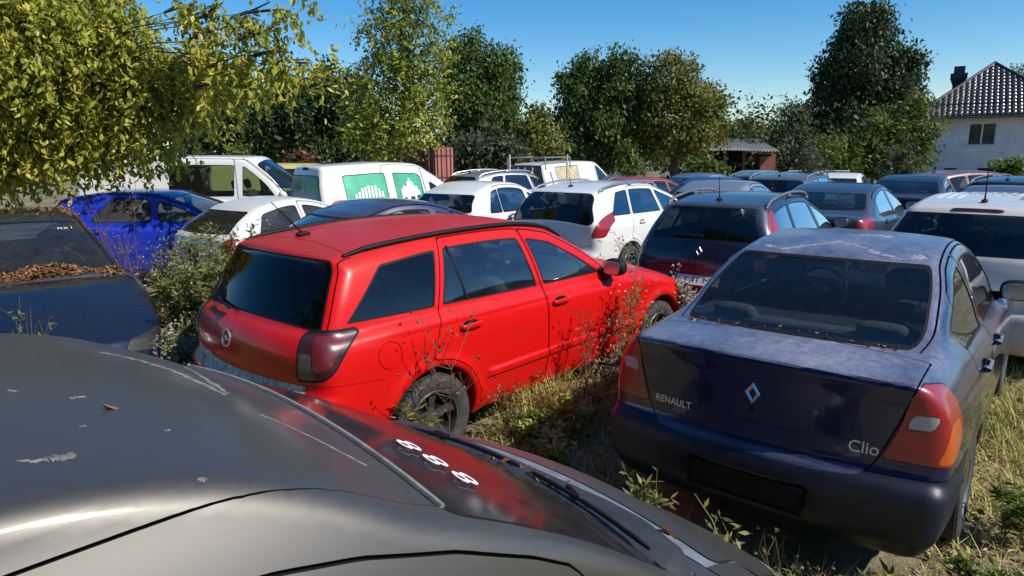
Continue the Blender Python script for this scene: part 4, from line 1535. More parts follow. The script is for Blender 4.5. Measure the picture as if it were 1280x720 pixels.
# --- vivid blue hatchback, seen side-on
sp = base_spec('hatch', ro=.80, wb=2.60, L=4.20, H=1.45, W=.86, zb=.96, zbf=.93, zt=1.0, tailx=.20, roofx=.35, zr=.10, xw1=1.2, xw0=2.1, h=.032)
sp['wins'] = [(.02, .95, 0, .9, -.1), (1.06, 1.95, 0, -.1, -.1)]
sp['wk'] = .09
blueh, blueh_S = build_car('hatchback_car', sp, dict(paint=VIVID, glass=glass('pale dusty glass', (.45, .48, .48), .3, (.35, .36, .38))), (-6.35, 10.6, 0), .09,
                           'vivid blue hatchback parked side-on in front of the white van', 'car', LOT)

# --- dark blue car at the left edge, nose towards us
sp = base_spec('hatch', ro=.75, wb=2.55, L=4.05, H=1.47, W=.85, zb=.95, zbf=.92, zt=1.0, xw1=1.15, xw0=2.1, zc=.96, zh=.66, h=.026, )
sp['headlight'] = [(.45, .50), (.72, .46), (.95, .50), (1.0, .60), (.8, .61), (.5, .575)]
leftp = paint('dark blue grey paint', (.008, .013, .034), dust=.09, coat=1.0, rough=.25, metallic=.3, dustcol=(.20, .19, .18))
leftc, leftc_S = build_car('hatchback_car', sp, dict(paint=leftp, glass=G_STD, windscreen=glass('dusty windscreen', (.36, .40, .40), .20, (.20, .19, .17)), headlight=lens('dark headlamp', (.03, .03, .032))), (-5.41, 7.10, .0), -.86,
                           'dark blue car at the left edge with dead leaves heaped under its windscreen', 'car', LOT, mirrors=False)
for i, y in enumerate((.33, .375, .42)):
    q = leftc_S.front(y, 1.335); n = leftc_S.nrm(q)
    text_part('painted_mark', 'MX1'[i], .052, WHITEMARK, leftc, decal_matrix(q + n * .003, n, (0, 1, 0)), .0006)

# --- white panel van with side windows
sp = base_spec('bigvan', h=.035, xw1=2.45, xw0=3.28, B=2.14)
sp['wins'] = [(.88, 2.06, 0, .0, .0), (2.22, 3.12, 0, .0, -.1)]
sp['wk'] = .03; sp['inset'] = .14; sp['rear_door_x'] = .82
vw, vw_S = build_car('passenger_van', sp, dict(paint=WHITE, glass=G_STD, side_glass=glass('green tinted van glass', (.50, .60, .56), .08, boost=1.2)), (-7.3, 13.4, 0), .06,
                     'white van with a long side window standing behind the vivid blue car', 'van', LOT)

# --- white van with green printed window film
sp = base_spec('van', h=.032, bulge=.02, lights=[('tail_light', 'red', [(.735, .80), (.93, .80), (.93, 1.20), (.80, 1.20), (.735, 1.10)], .03)])
sp['rg'] = (1.16, 1.60); sp['rg_inset'] = .06; sp['wins'] = [(-.10, .68, 'F', -.05, -.05), (.84, 1.40, 'F', -.05, -.08), (1.55, 2.25, 0, -.05, -.1)]
sp['wk'] = .05; sp['rgk'] = .05; sp['br'] = .06; sp['inset'] = .16
film = simple('green window film', (.03, .36, .20), .35, var=.35, scale=3)
filmd = simple('dark green window film', (.015, .42, .16), .3, var=.4, scale=3)
sp['wins'] = [(a, b, film if k == 'F' else k, *s) for a, b, k, *s in sp['wins']]
kang, kang_S = build_car('delivery_van', sp, dict(paint=WHITE, glass=G_STD, rear_glass=filmd), (-3.07, 11.75, 0), .70,
                         'white delivery van with green film printed with a skyline on its windows', 'van', LOT)
prt = simple('white window print', (.72, .74, .72), .4, var=.15, scale=20)
prk = simple('dark window print', (.03, .04, .04), .5)
rs = random.Random(4)
for s in (-1, 1):
    for x0, x1, peak in ((.0, .62, .36), (.90, 1.34, .40)):
        m, k = MB(), MB()
        n = 9
        for i in range(n):
            x = lerp(x0 + .03, x1 - .03, (i + .5) / n)
            hh = peak * (1 - 1.1 * abs((i + .5) / n - .5)) * rs.uniform(.75, 1.0)
            for j in range(5):
                za, zb_ = 1.14 + hh * j / 5, 1.14 + hh * (j + 1) / 5
                q0, q1 = kang_S.side(x, za, s), kang_S.side(x, zb_, s)
                w = .020
                m.add([(x - w, q0[1] + s * .004, za), (x + w, q0[1] + s * .004, za), (x + w, q1[1] + s * .004, zb_), (x - w, q1[1] + s * .004, zb_),
                       (x - w, q0[1] - s * .003, za), (x + w, q0[1] - s * .003, za), (x + w, q1[1] - s * .003, zb_), (x - w, q1[1] - s * .003, zb_)],
                      [(0, 1, 2, 3), (7, 6, 5, 4), (0, 4, 5, 1), (3, 2, 6, 7), (0, 3, 7, 4), (1, 5, 6, 2)])
        for i in range(7):
            x = rs.uniform(x0 + .04, x1 - .04); q = kang_S.side(x, 1.15, s)
            k.rbox((x, q[1], 1.15), (.07, .014, rs.uniform(.06, .16)), 2, 6)
        m.build('window_print', prt, kang); k.build('window_print_silhouette', prk, kang)
m = MB()
for i in range(13):
    y = lerp(-.46, .46, i / 12); hh = .30 * (1 - .9 * abs(i / 12 - .45)) * rs.uniform(.6, 1)
    for j in range(4):
        za, zb_ = 1.17 + hh * j / 4, 1.17 + hh * (j + 1) / 4
        q0, q1 = kang_S.rear(y, za), kang_S.rear(y, zb_)
        w = .022
        m.add([(q0[0] - .005, y - w, za), (q0[0] - .005, y + w, za), (q1[0] - .005, y + w, zb_), (q1[0] - .005, y - w, zb_),
               (q0[0] + .003, y - w, za), (q0[0] + .003, y + w, za), (q1[0] + .003, y + w, zb_), (q1[0] + .003, y - w, zb_)],
              [(3, 2, 1, 0), (4, 5, 6, 7), (0, 1, 5, 4), (3, 7, 6, 2), (0, 4, 7, 3), (1, 2, 6, 5)])
m.build('window_print', prt, kang)
p = kang_S.rear(0, 1.71); n = kang_S.nrm(p)
o = MB().rbox((0, 0, 0), (.24, .05, .02), 4, 6).build('brake_light', BLACK, kang); o.matrix_local = decal_matrix(p, n, (0, -1, 0))

# --- farther cars: copies with their own paint, place and label
copy_car(whatch, 'hatchback_car', here(3.45, 11.45), .93, 'silver grey hatchback with a dark rear window, half hidden by the dark blue estate', SILVERP)
copy_car(w308, 'estate_car', here(-.75, 16.8), .66, 'silver estate beyond the rounded white hatchback, right of the green windowed van', SILVERP)
copy_car(dkblue, 'hatchback_car', here(2.75, 16.6), .60, 'faded red car behind the roof of the white estate', REDP)
copy_car(skoda, 'sedan_car', here(4.9, 19.5), .55, 'pale blue saloon beside the faded red car at the back of the lot', LBLUE)
copy_car(dkblue, 'hatchback_car', here(4.35, 15.4), .82, 'navy hatchback behind the silver grey hatchback, left of the black estate', NAVY)
copy_car(rwag, 'estate_car', here(6.4, 17.6), .80, 'long black estate in the back row in front of the ruined shed', BLACKP)
copy_car(w308, 'estate_car', here(6.05, 15.0), .88, 'dark grey estate behind the slate saloon, right of the navy hatchback', GREYP)
copy_car(w3, 'hatchback_car', here(9.3, 19.2), .95, 'small white car in the back row with a squared rear window', WHITE)
copy_car(skoda, 'sedan_car', here(8.55, 14.6), .86, 'dark saloon with a black boot to the right of the slate saloon', BLACKP)
copy_car(wright, 'estate_car', here(10.4, 16.4), .16, 'dark red estate standing side-on before the white house', DRED)
copy_car(rwag, 'estate_car', here(9.2, 12.3), .50, 'black estate with roof rails beyond the cream estate', BLACKP)
copy_car(dkblue, 'hatchback_car', here(7.35, 10.1), .80, 'grey hatchback showing only its roof past the cream estate', GREYP, .97)
copy_car(skoda, 'sedan_car', here(12.6, 14.2), .6, 'white saloon at the right edge before the house', WHITE)
copy_car(dkblue, 'hatchback_car', here(2.2, 19.2), .7, 'dark grey hatchback behind the faded red car by the hedge', GREYP)
copy_car(skoda, 'sedan_car', here(7.3, 20.8), .85, 'silver saloon in the last row, left of the small white car', SILVERP)

# --- pale yellow van behind the white van
copy_car(vw, 'yellow_van', (-7.6, 19.2, -.05), .22, 'pale yellow van seen between the two white vans', YELLOWP, .89)

# --- old pickup with a grimy glazed canopy and a ladder rack
sp = base_spec('van', ro=.95, wb=2.7, L=4.4, H=1.80, W=.80, h=.036, zb=1.06, zt=1.1, xw1=1.7, xw0=2.45, tailx=.08, roofx=.12)
grime = simple('grimy canopy glass', (.085, .070, .062), .45, var=.5, scale=4)
sp['wins'] = [(-.35, .62, simple('yellowed side panel', (.50, .43, .27), .5, var=.3, scale=4), 0, 0), (1.5, 2.3, 0, -.05, -.3)]
sp['rg'] = (1.16, 1.70); sp['rg_inset'] = .06; sp['rear_doors'] = False; sp['B'] = 1.46; sp['inset'] = .10
pick, pick_S = build_car('pickup_van', sp, dict(paint=CREAM, glass=G_STD, rear_glass=grime), here(.95, 18.0), .86,
                         'old cream van with a grimy brown rear window and a ladder rack on its roof', 'van', LOT, mirrors=False)
m = MB()
m.tube([(-.85, .62, 1.90), (.2, .62, 1.90)], .018, 6); m.tube([(-.85, -.62, 1.90), (.2, -.62, 1.90)], .018, 6)
for x in (-.85, .2):
    m.tube([(x, .62, 1.90), (x, -.62, 1.90)], .018, 6)
    for s in (-.62, .62): m.tube([(x, s, 1.90), (x + .02, s, 1.60)], .018, 6)
m.build('ladder_rack', SILVER, pick)
m = MB()
for y in (-.22, .02, .26):
    q = pick_S.rear(y, 1.2); q2 = pick_S.rear(y, 1.66)
    m.tube([q - np.array([.01, 0, 0]), q2 - np.array([.01, 0, 0])], .012, 6)
m.build('window_bar', CREAM, pick)

# ================================================================== ground, buildings, trees, weeds
def gzv(x, y):
    return -.016 * np.clip(y - 6.0, 0, 14) * ss(x, -3.0, 3.0)


def build_ground():
    xs = np.unique(np.concatenate([np.linspace(-12, 16, 113), np.linspace(-70, 70, 57), [-900, -500, -250, -120, 120, 250, 500, 900]]))
    ys = np.unique(np.concatenate([np.linspace(-4, 24, 113), np.linspace(-40, 90, 45), [-900, -400, -150, 140, 250, 500, 1200]]))
    X, Y = np.meshgrid(xs, ys, indexing='ij')
    Z = gzv(X, Y)
    near = (np.abs(X) < 20) & (Y > -6) & (Y < 26)
    Z = Z + np.where(near, .012 * np.sin(X * 2.1 + 1.3 * np.sin(Y * 1.7)) + .010 * np.sin(Y * 3.3 + X), 0)
    V = np.stack([X, Y, Z], -1).reshape(-1, 3)
    ny = len(ys)
    i, j = np.meshgrid(np.arange(len(xs) - 1), np.arange(ny - 1), indexing='ij')
    a = (i * ny + j).ravel()
    F = np.stack([a, a + ny, a + ny + 1, a + 1], 1)
    m, N, L, P = new_mat('dry soil and litter')
    co = N.new('ShaderNodeTexCoord').outputs['Object']
    n1 = noise(N, L, .9, 5, .65, vec=co); n2 = noise(N, L, 14, 6, .7, vec=co); n3 = noise(N, L, 60, 4, .7, vec=co); n4 = noise(N, L, 2.3, 5, .7, vec=co)
    soil = ramp(N, L, n2, [(.25, (.16, .12, .085)), (.5, (.31, .24, .17)), (.78, (.52, .44, .34))])
    green = ramp(N, L, n3, [(.3, (.035, .045, .012)), (.7, (.12, .115, .035))])
    straw = ramp(N, L, n3, [(.3, (.15, .115, .05)), (.7, (.40, .32, .17))])
    c = mixc(N, L, ramp(N, L, n1, [(.40, 0), (.60, 1)]), soil, green)
    c = mixc(N, L, ramp(N, L, n4, [(.45, 0), (.62, .8)]), c, straw)
    L.new(c, P.inputs['Base Color'])
    P.inputs['Roughness'].default_value = .95
    b = N.new('ShaderNodeBump'); b.inputs['Strength'].default_value = .9; b.inputs['Distance'].default_value = .03
    L.new(mathn(N, L, 'ADD', n2, mathn(N, L, 'MULTIPLY', n3, .5)), b.inputs['Height']); L.new(b.outputs[0], P.inputs['Normal'])
    g = link_mesh('ground', np_mesh('ground', V, F), m)
    tag(g, kind='structure')


build_ground()


# ---- leaf materials: colour varies leaf by leaf ----
def leaf_mat(name, stops, trans=.35, rough=.55):
    m, N, L, P = new_mat(name)
    at = N.new('ShaderNodeAttribute'); at.attribute_name = 'tone'
    c = ramp(N, L, at.outputs['Fac'], stops)
    L.new(c, P.inputs['Base Color'])
    P.inputs['Roughness'].default_value = rough
    P.inputs['Specular IOR Level'].default_value = .35
    tl = N.new('ShaderNodeBsdfTranslucent'); L.new(c, tl.inputs[0])
    mx = N.new('ShaderNodeMixShader'); mx.inputs[0].default_value = trans
    L.new(P.outputs[0], mx.inputs[1]); L.new(tl.outputs[0], mx.inputs[2])
    L.new(mx.outputs[0], N['Material Output'].inputs[0])
    return m


LEAF_YEL = leaf_mat('yellowing maple leaves', [(0, (.15, .19, .025)), (.45, (.42, .42, .055)), (.8, (.68, .60, .10)), (1, (.68, .40, .07))], .40, .42)
LEAF_TALL = leaf_mat('poplar leaves', [(0, (.10, .15, .02)), (.5, (.30, .34, .045)), (.85, (.56, .50, .07)), (1, (.58, .38, .06))])
LEAF_DARK = leaf_mat('dark leaves', [(0, (.020, .040, .012)), (.6, (.050, .085, .022)), (1, (.11, .145, .038))], .25)
LEAF_MID = leaf_mat('green leaves', [(0, (.036, .072, .013)), (.5, (.095, .155, .028)), (1, (.21, .26, .055))], .3)
LEAF_OLIVE = leaf_mat('olive leaves', [(0, (.07, .095, .018)), (.5, (.20, .205, .04)), (1, (.42, .33, .07))], .3)
LEAF_PALE = leaf_mat('silver green leaves', [(0, (.05, .062, .03)), (.5, (.10, .115, .06)), (1, (.19, .20, .11))], .3)
LEAF_BRIGHT = leaf_mat('bright green leaves', [(0, (.06, .10, .015)), (.5, (.13, .18, .03)), (1, (.27, .27, .05))], .35)
LEAF_DRY = leaf_mat('dead brown leaves', [(0, (.10, .045, .018)), (.5, (.24, .115, .045)), (1, (.42, .24, .11))], .2)
LITTER = leaf_mat('straw and leaf litter', [(0, (.10, .055, .03)), (.4, (.26, .18, .10)), (1, (.58, .47, .33))], .15)
GRASS = leaf_mat('grass blades', [(0, (.10, .14, .018)), (.35, (.32, .32, .05)), (.6, (.58, .50, .15)), (1, (.74, .63, .34))], .3)
WEEDLEAF = leaf_mat('weed leaves', [(0, (.06, .085, .02)), (.5, (.18, .20, .05)), (1, (.38, .33, .10))], .3)
FLUFF = leaf_mat('seed fluff', [(0, (.30, .26, .19)), (1, (.66, .62, .54))], .3)
RUSTSTEM = simple('dry reddish stem', (.12, .062, .035), .8, var=.3, scale=8)
GREENSTEM = simple('green stem', (.13, .14, .045), .7, var=.3, scale=8)
BARK = simple('tree bark', (.070, .055, .042), .95, var=.4, scale=7, bump=.6)


def quads(P, A, B, tone, mat, name, parent=None):
    """leaf faces: diamond with points P-A, P+B, P+A, P-B"""
    n = len(P)
    V = np.empty((n, 4, 3))
    V[:, 0] = P - A; V[:, 1] = P - B * .9 - A * .1; V[:, 2] = P + A; V[:, 3] = P + B * .9 - A * .1
    F = np.arange(n * 4).reshape(n, 4)
    me = np_mesh(name, V.reshape(-1, 3), F, smooth=False)
    at = me.attributes.new('tone', 'FLOAT', 'FACE')
    at.data.foreach_set('value', np.ascontiguousarray(tone, np.float32))
    return link_mesh(name, me, mat, parent)


def folded(P, A, B, tone, mat, name, parent=None, fold=.28, droop=.0):
    """pointed leaves folded along the midrib; A half-length axis, B half-width axis"""
    n = len(P)
    Nn = np.cross(A, B); Nn /= np.maximum(np.linalg.norm(Nn, axis=1, keepdims=True), 1e-9)
    w = np.linalg.norm(B, axis=1, keepdims=True)
    V = np.empty((n, 6, 3))
    V[:, 0] = P - A
    V[:, 1] = P - A * .30 + B * 1.15 + Nn * w * fold
    V[:, 2] = P + A * .30 + B * .85 + Nn * w * fold - Nn * w * .1
    V[:, 3] = P + A * 1.05 - Nn * w * .35
    V[:, 4] = P + A * .30 - B * .85 + Nn * w * fold - Nn * w * .1
    V[:, 5] = P - A * .30 - B * 1.15 + Nn * w * fold
    i = np.arange(n) * 6
    F = np.vstack([np.stack([i, i + 1, i + 2, i + 3], 1), np.stack([i, i + 3, i + 4, i + 5], 1)])
    me = np_mesh(name, V.reshape(-1, 3), F, smooth=False)
    me.attributes.new('tone', 'FLOAT', 'FACE').data.foreach_set('value', np.tile(np.asarray(tone), 2).astype(np.float32))
    return link_mesh(name, me, mat, parent)


def unit(v): return v / np.maximum(np.linalg.norm(v, axis=-1, keepdims=True), 1e-9)


def crown_leaves(blobs, n, size, droop=.5, clump=7, rng=RNG, shell=.55, spray=0.0):
    """leaf centres and axes in twig clusters spread through ellipsoid blobs"""
    bl = np.array(blobs, float)          # x y z r rz
    vol = bl[:, 3] ** 2 * bl[:, 4]
    vol = vol ** .8
    nc = max(1, n // clump)
    which = rng.choice(len(bl), nc, p=vol / vol.sum())
    d = unit(rng.normal(size=(nc, 3)))
    rad = shell + (1 - shell) * rng.random(nc) ** .6
    lump = 1 + .22 * np.sin(d[:, 0] * 5 + which * 1.7) * np.sin(d[:, 2] * 6 + which) + .06 * rng.normal(size=nc)
    rr = rad * lump
    c = bl[which, :3] + d * np.stack([bl[which, 3], bl[which, 3], bl[which, 4]], 1) * rr[:, None]
    C = np.repeat(c, clump, 0)
    O = np.repeat(d, clump, 0)
    m = len(C)
    off = rng.normal(size=(m, 3)) * size * 1.15
    off[:, 2] -= np.abs(rng.normal(size=m)) * size * droop
    P = C + off
    if spray:                                            # leaves strung along hanging twigs
        tw = unit(d * .6 + rng.normal(size=(nc, 3)) * .35 + np.array([.1, 0, -droop]))
        P = C + np.repeat(tw, clump, 0) * (np.tile(np.linspace(0, 1, clump), nc) * spray * np.repeat(rng.uniform(.5, 1.3, nc), clump))[:, None] + rng.normal(size=(m, 3)) * size * .35
    ax = unit(rng.normal(size=(m, 3)) * .75 + O * .35 + np.array([0, 0, -droop]))
    nr = unit(rng.normal(size=(m, 3)) * .6 + O * .6 + np.array([0, 0, .6]))
    B = unit(np.cross(ax, nr))
    s = size * (.6 + .8 * rng.random(m))[:, None]
    tone = np.clip(np.repeat(rng.normal(.42, .15, nc) + .10 * np.sin(which * 2.4), clump) + rng.normal(0, .13, m), 0, 1)
    return P, ax * s * .62, B * s * .34, tone, c


def tree(name, label, cat, base, blobs, n, size, mat, trunk_r=.16, group=None, droop=.5, limbs=True, shell=.55, clump=7, bark=BARK, limb_n=9, limb_k=1.0, fine=False, spray=0.0):
    root = empty(name, base)
    tag(root, label, cat, group)
    b = np.array(base)
    P, A, B, tone, c = crown_leaves(blobs, n, size, droop, clump, shell=shell, spray=spray)
    if fine: B = B * .74
    (folded if fine else quads)(P - b, A, B, tone, mat, 'crown', root)
    if limbs:
        bl = np.array(blobs)
        top = bl[np.argmax(bl[:, 2])][:3] - b
        tr = MB()
        fork = np.array([top[0] * .35, top[1] * .35, max(.5, top[2] * .40)])
        mid = fork * .5 + np.array([.05 * trunk_r * 10 * (random.random() - .5), 0, 0])
        tr.tube([(0, 0, -.1), mid, fork, fork * .5 + top * .5 + np.array([.1, 0, 0]), top], [trunk_r * 1.25, trunk_r, trunk_r * .8, trunk_r * .45, trunk_r * .12], 9)
        order = np.argsort(-bl[:, 3])[:limb_n]
        for k in order:
            e = bl[k, :3] - b
            s0 = mid * .2 + fork * .8 if e[2] < top[2] * .7 else fork * .6 + top * .4
            q = s0 * .5 + e * .5 + np.array([0, 0, .12 * np.linalg.norm(e - s0)])
            tr.tube([s0, q, e], [trunk_r * .5 * limb_k, trunk_r * .3 * limb_k, trunk_r * .10 * limb_k], 6, False)
            for _ in range(4):
                e2 = e + np.array([random.uniform(-.9, .9), random.uniform(-.9, .9), random.uniform(-.6, .8)]) * bl[k, 3]
                tr.tube([e * .8 + q * .2, e * .45 + e2 * .55 + np.array([0, 0, .05]), e2], [trunk_r * .12, trunk_r * .07, trunk_r * .03], 4, False)
        tr.build('trunk', bark, root)
    return root


def pblobs(lst, Y, ky=1.0, jit=.0):
    """(px,py,r_px[,dY]) seen at Y metres -> world ellipsoids"""
    out = []
    for t in lst:
        px, py, r = t[:3]
        d = Y + (t[3] if len(t) > 3 else 0)
        p = at_depth(px, py, d)
        R_ = r * d / CAM_F
        out.append((p[0], p[1], p[2], R_, R_ * ky))
    return out


def base_at(px, Y):
    x = at_depth(px, 200, Y)[0]
    return (x, Y, float(gzv(np.float64(x), np.float64(Y))))


# near tree at the left, leaves hanging in front of the vans
lb = pblobs([(20, 30, 95), (30, 120, 75), (100, 95, 62), (95, 160, 45), (150, 55, 50), (185, 105, 42), (160, 165, 36), (225, 95, 36), (230, 150, 26), (60, 185, 30), (130, 190, 18, .3), (185, 182, 18, .3), (10, 185, 30),
             (205, 190, 12), (255, 70, 26), (100, 20, 55), (-60, 60, 110), (-40, 180, 60)], 10.2)
lb += pblobs([(275, 18, 20), (262, 48, 14), (310, 22, 15), (345, 12, 15), (372, 8, 12), (330, 50, 20), (290, 85, 22), (320, 85, 20), (350, 72, 17), (380, 80, 14), (405, 88, 11), (300, 118, 13), (270, 112, 18), (365, 98, 10), (415, 70, 8), (250, 15, 14), (395, 8, 8), (230, 8, 14)], 9.4)
tree('maple_tree', 'near tree with large yellowing leaves hanging over the left cars', 'tree', (-9.3, 10.6, 0), lb, 64000, .084, LEAF_YEL, .14, droop=.9, shell=.15, clump=10, limb_n=30, limb_k=.22, fine=True, spray=.5)

# tall thin tree
tree('poplar_tree', 'tall thin tree with sparse yellow green leaves behind the printed van', 'tree', base_at(495, 21),
     pblobs([(500, 20, 26), (470, 30, 18), (530, 25, 20), (545, 55, 18), (490, 60, 30), (520, 75, 28), (465, 75, 20), (500, 105, 34), (460, 120, 22), (535, 110, 26), (480, 150, 40), (525, 150, 34), (445, 160, 26), (555, 125, 12), (480, 178, 34), (505, -10, 26), (535, -5, 14), (450, 40, 9), (560, 20, 9), (555, 75, 10)], 21),
     17000, .10, LEAF_TALL, .10, droop=.2, shell=.1, clump=8, limb_n=18, spray=.45)

TG = 'trees closing off the back of the lot'
def bg_tree(name, label, px, Y, bl, n, size, mat, cat='tree', **k):
    big = pblobs(bl, Y)
    rr = random.Random(px * 7 + n)
    out = []
    for x, y, z, r, rz in big:                            # uneven outline: smaller boughs stick out of each mass
        out.append((x, y, z, r * .80, rz * .80))
        for _ in range(4):
            a, b_ = rr.uniform(0, 6.28), rr.uniform(-.5, 1.2)
            q = rr.uniform(.75, 1.05); s_ = rr.uniform(.24, .46)
            out.append((x + r * q * math.cos(a) * math.cos(b_), y + r * q * math.sin(a) * math.cos(b_), z + rz * q * math.sin(b_), r * s_, r * s_ * rr.uniform(.7, 1.2)))
    return tree(name, label, cat, base_at(px, Y), out, n, size, mat, k.pop('trunk_r', .2), TG, **k)

bg_tree('evergreen_tree', 'dark bushy tree behind the white passenger van', 278, 29, [(265, 150, 36), (295, 132, 36), (262, 120, 22), (285, 178, 30), (310, 165, 26), (240, 165, 30)], 10075, 0.172, LEAF_DARK)
bg_tree('evergreen_tree', 'dark tree between the white passenger van and the printed van', 348, 30, [(340, 140, 34), (372, 125, 34), (345, 172, 34), (375, 160, 32), (325, 118, 18), (388, 185, 24)], 10075, 0.172, LEAF_DARK)
bg_tree('evergreen_tree', 'dark tree behind the printed van, left of the tall thin tree', 425, 31, [(420, 140, 40), (405, 108, 26), (440, 115, 28), (430, 180, 32), (455, 150, 30), (405, 170, 28)], 10075, 0.172, LEAF_DARK)
bg_tree('broadleaf_tree', 'tall dark tree right of the thin yellow green tree', 600, 33, [(592, 78, 34), (618, 105, 36), (600, 145, 46), (638, 120, 24), (572, 125, 28), (585, 55, 20), (632, 80, 24), (560, 100, 16), (625, 165, 34), (575, 170, 30)], 20150, 0.164, LEAF_MID, droop=.7)
bg_tree('broadleaf_tree', 'dark green tree with a narrow top, left of its twin', 728, 37, [(730, 95, 26), (722, 120, 30), (740, 140, 36), (712, 150, 26), (738, 80, 16), (735, 180, 38), (705, 105, 14), (750, 110, 18), (760, 185, 26)], 16275, 0.172, LEAF_MID, droop=.7)
bg_tree('broadleaf_tree', 'dark green tree with a rounded top, right of its twin', 782, 36, [(778, 92, 25), (772, 118, 32), (795, 120, 26), (785, 150, 40), (770, 178, 36), (808, 170, 26), (783, 76, 14), (755, 150, 22)], 17050, 0.172, LEAF_MID, droop=.7)
bg_tree('broadleaf_tree', 'olive green tree with yellowing leaves above the ruined shed', 845, 35, [(838, 105, 34), (866, 125, 30), (840, 150, 42), (884, 150, 22), (862, 172, 34), (855, 92, 22), (818, 120, 20), (895, 130, 13), (895, 170, 14), (825, 180, 22)], 20150, 0.156, LEAF_OLIVE, droop=.5)
bg_tree('shrub', 'silver green shrub by the rust red container', 600, 27, [(598, 192, 22), (620, 182, 20), (585, 205, 16), (640, 195, 20), (612, 205, 20)], 3600, .17, LEAF_PALE, cat='shrub', trunk_r=.07)
bg_tree('shrub', 'yellowish shrub left of the dark twin trees', 672, 30, [(668, 158, 18), (680, 175, 20), (660, 185, 20), (690, 190, 18), (676, 140, 10), (655, 165, 12)], 3600, .17, LEAF_OLIVE, cat='shrub', trunk_r=.07)
bg_tree('shrub', 'bright green young shrub before the twin trees', 788, 25, [(786, 195, 10), (790, 208, 12), (784, 182, 6)], 900, .13, LEAF_BRIGHT, cat='shrub', trunk_r=.04)
bg_tree('shrub', 'low bright green shrub in front of the ruined shed', 876, 25, [(866, 214, 13), (882, 208, 13), (896, 214, 11)], 1300, .13, LEAF_BRIGHT, cat='shrub', trunk_r=.04)
bg_tree('broadleaf_tree', 'low distant tree behind the roof of the ruined shed', 930, 62, [(925, 168, 18), (945, 165, 16), (908, 172, 14), (965, 168, 15), (930, 155, 9), (940, 190, 28), (985, 178, 16), (915, 190, 20), (972, 192, 20)], 9000, .22, LEAF_OLIVE)
bg_tree('willow_tree', 'pale willowy tree left of the tallest dark tree', 988, 44, [(988, 158, 22), (980, 185, 24), (1002, 180, 24), (996, 140, 14), (985, 210, 26), (970, 170, 12)], 7750, 0.172, LEAF_PALE, droop=1.2)
bg_tree('broadleaf_tree', 'tallest tree, a dark one between the shed and the white house', 1080, 48, [(1080, 45, 34), (1060, 70, 34), (1100, 60, 36), (1050, 100, 34), (1085, 100, 46), (1120, 95, 30), (1138, 80, 20), (1145, 105, 14), (1035, 130, 30), (1075, 140, 46), (1115, 135, 36), (1078, 22, 16), (1098, 28, 20), (1030, 85, 14), (1025, 165, 28), (1010, 170, 18), (1070, 175, 40), (1142, 62, 8)], 37200, 0.234, LEAF_DARK, droop=.9, trunk_r=.35)
bg_tree('shrub', 'large light green shrub at the corner of the white house', 1115, 37, [(1130, 150, 28), (1145, 132, 16), (1105, 165, 30), (1150, 168, 24), (1085, 185, 28), (1125, 190, 32), (1060, 200, 24), (1100, 205, 26), (1150, 200, 22), (1036, 190, 16, -1), (1030, 172, 10, -1), (1040, 210, 22)], 12000, .18, LEAF_BRIGHT, cat='shrub', trunk_r=.12, shell=.6)
bg_tree('broadleaf_tree', 'distant tree top behind the chimney side of the white house', 1275, 68, [(1272, 98, 16), (1290, 95, 22), (1284, 120, 34), (1310, 110, 30)], 4000, .26, LEAF_MID)
bg_tree('shrub', 'red brown dead shrub behind the printed van', 372, 24, [(372, 197, 10), (380, 203, 9), (362, 204, 8)], 700, .12, LEAF_DRY, cat='shrub', trunk_r=.03)
bg_tree('shrub', 'small yellow green shrub behind the white passenger van', 300, 24, [(295, 192, 9), (303, 198, 10)], 700, .12, LEAF_BRIGHT, cat='shrub', trunk_r=.03)

# hedge mass all round that closes the horizon, one dense thicket
rg = np.random.default_rng(3)
hb = []
for t in np.linspace(-1.15, 1.15, 60):
    rr_ = 66 + 5 * rg.normal()
    hb.append((rr_ * math.sin(t), rr_ * math.cos(t), 1.2 + rg.random() * 1.6, 4.2, 3.0 + rg.random() * 1.2))
for px in range(230, 1120, 22):
    Y = 33 + rg.normal() * 1.5 if px < 700 else 41 + rg.normal() * 1.5
    q = at_depth(px, 205, Y)
    hb.append((q[0], q[1], .9 + rg.random() * .8, 1.6, 1.8 + rg.random() * .8))
P, A, B, tone, c = crown_leaves(hb, 84000, .27, .4, 7, rg, .5)
tag(quads(P, A, B, tone, LEAF_DARK, 'thicket'), 'dark thicket of undergrowth closing the back of the lot', 'undergrowth', kind='stuff')
# unseen trees behind the viewer, added and raised to darken reflections in the paint
hb = []
for t in np.linspace(-1.7, 1.5, 30):
    tall = 1.0 if t < -.25 else .42                     # kept low towards the sun
    rr_ = (11.5 if tall == 1 else 17) + rg.normal() * .8
    for z in ((2.0, 5.5, 8.6, 11.8, 14.8) if tall == 1 else (1.8,)):
        hb.append((rr_ * math.sin(t), -rr_ * math.cos(t) - 2, z + .8 * rg.random(), 2.3, 2.6))
P, A, B, tone, c = crown_leaves(hb, 52000, .40, .4, 6, rg, .5)
tag(quads(P, A, B, tone, LEAF_DARK, 'thicket'), 'unseen tree belt added behind the viewer for dark reflections', 'undergrowth', kind='stuff')


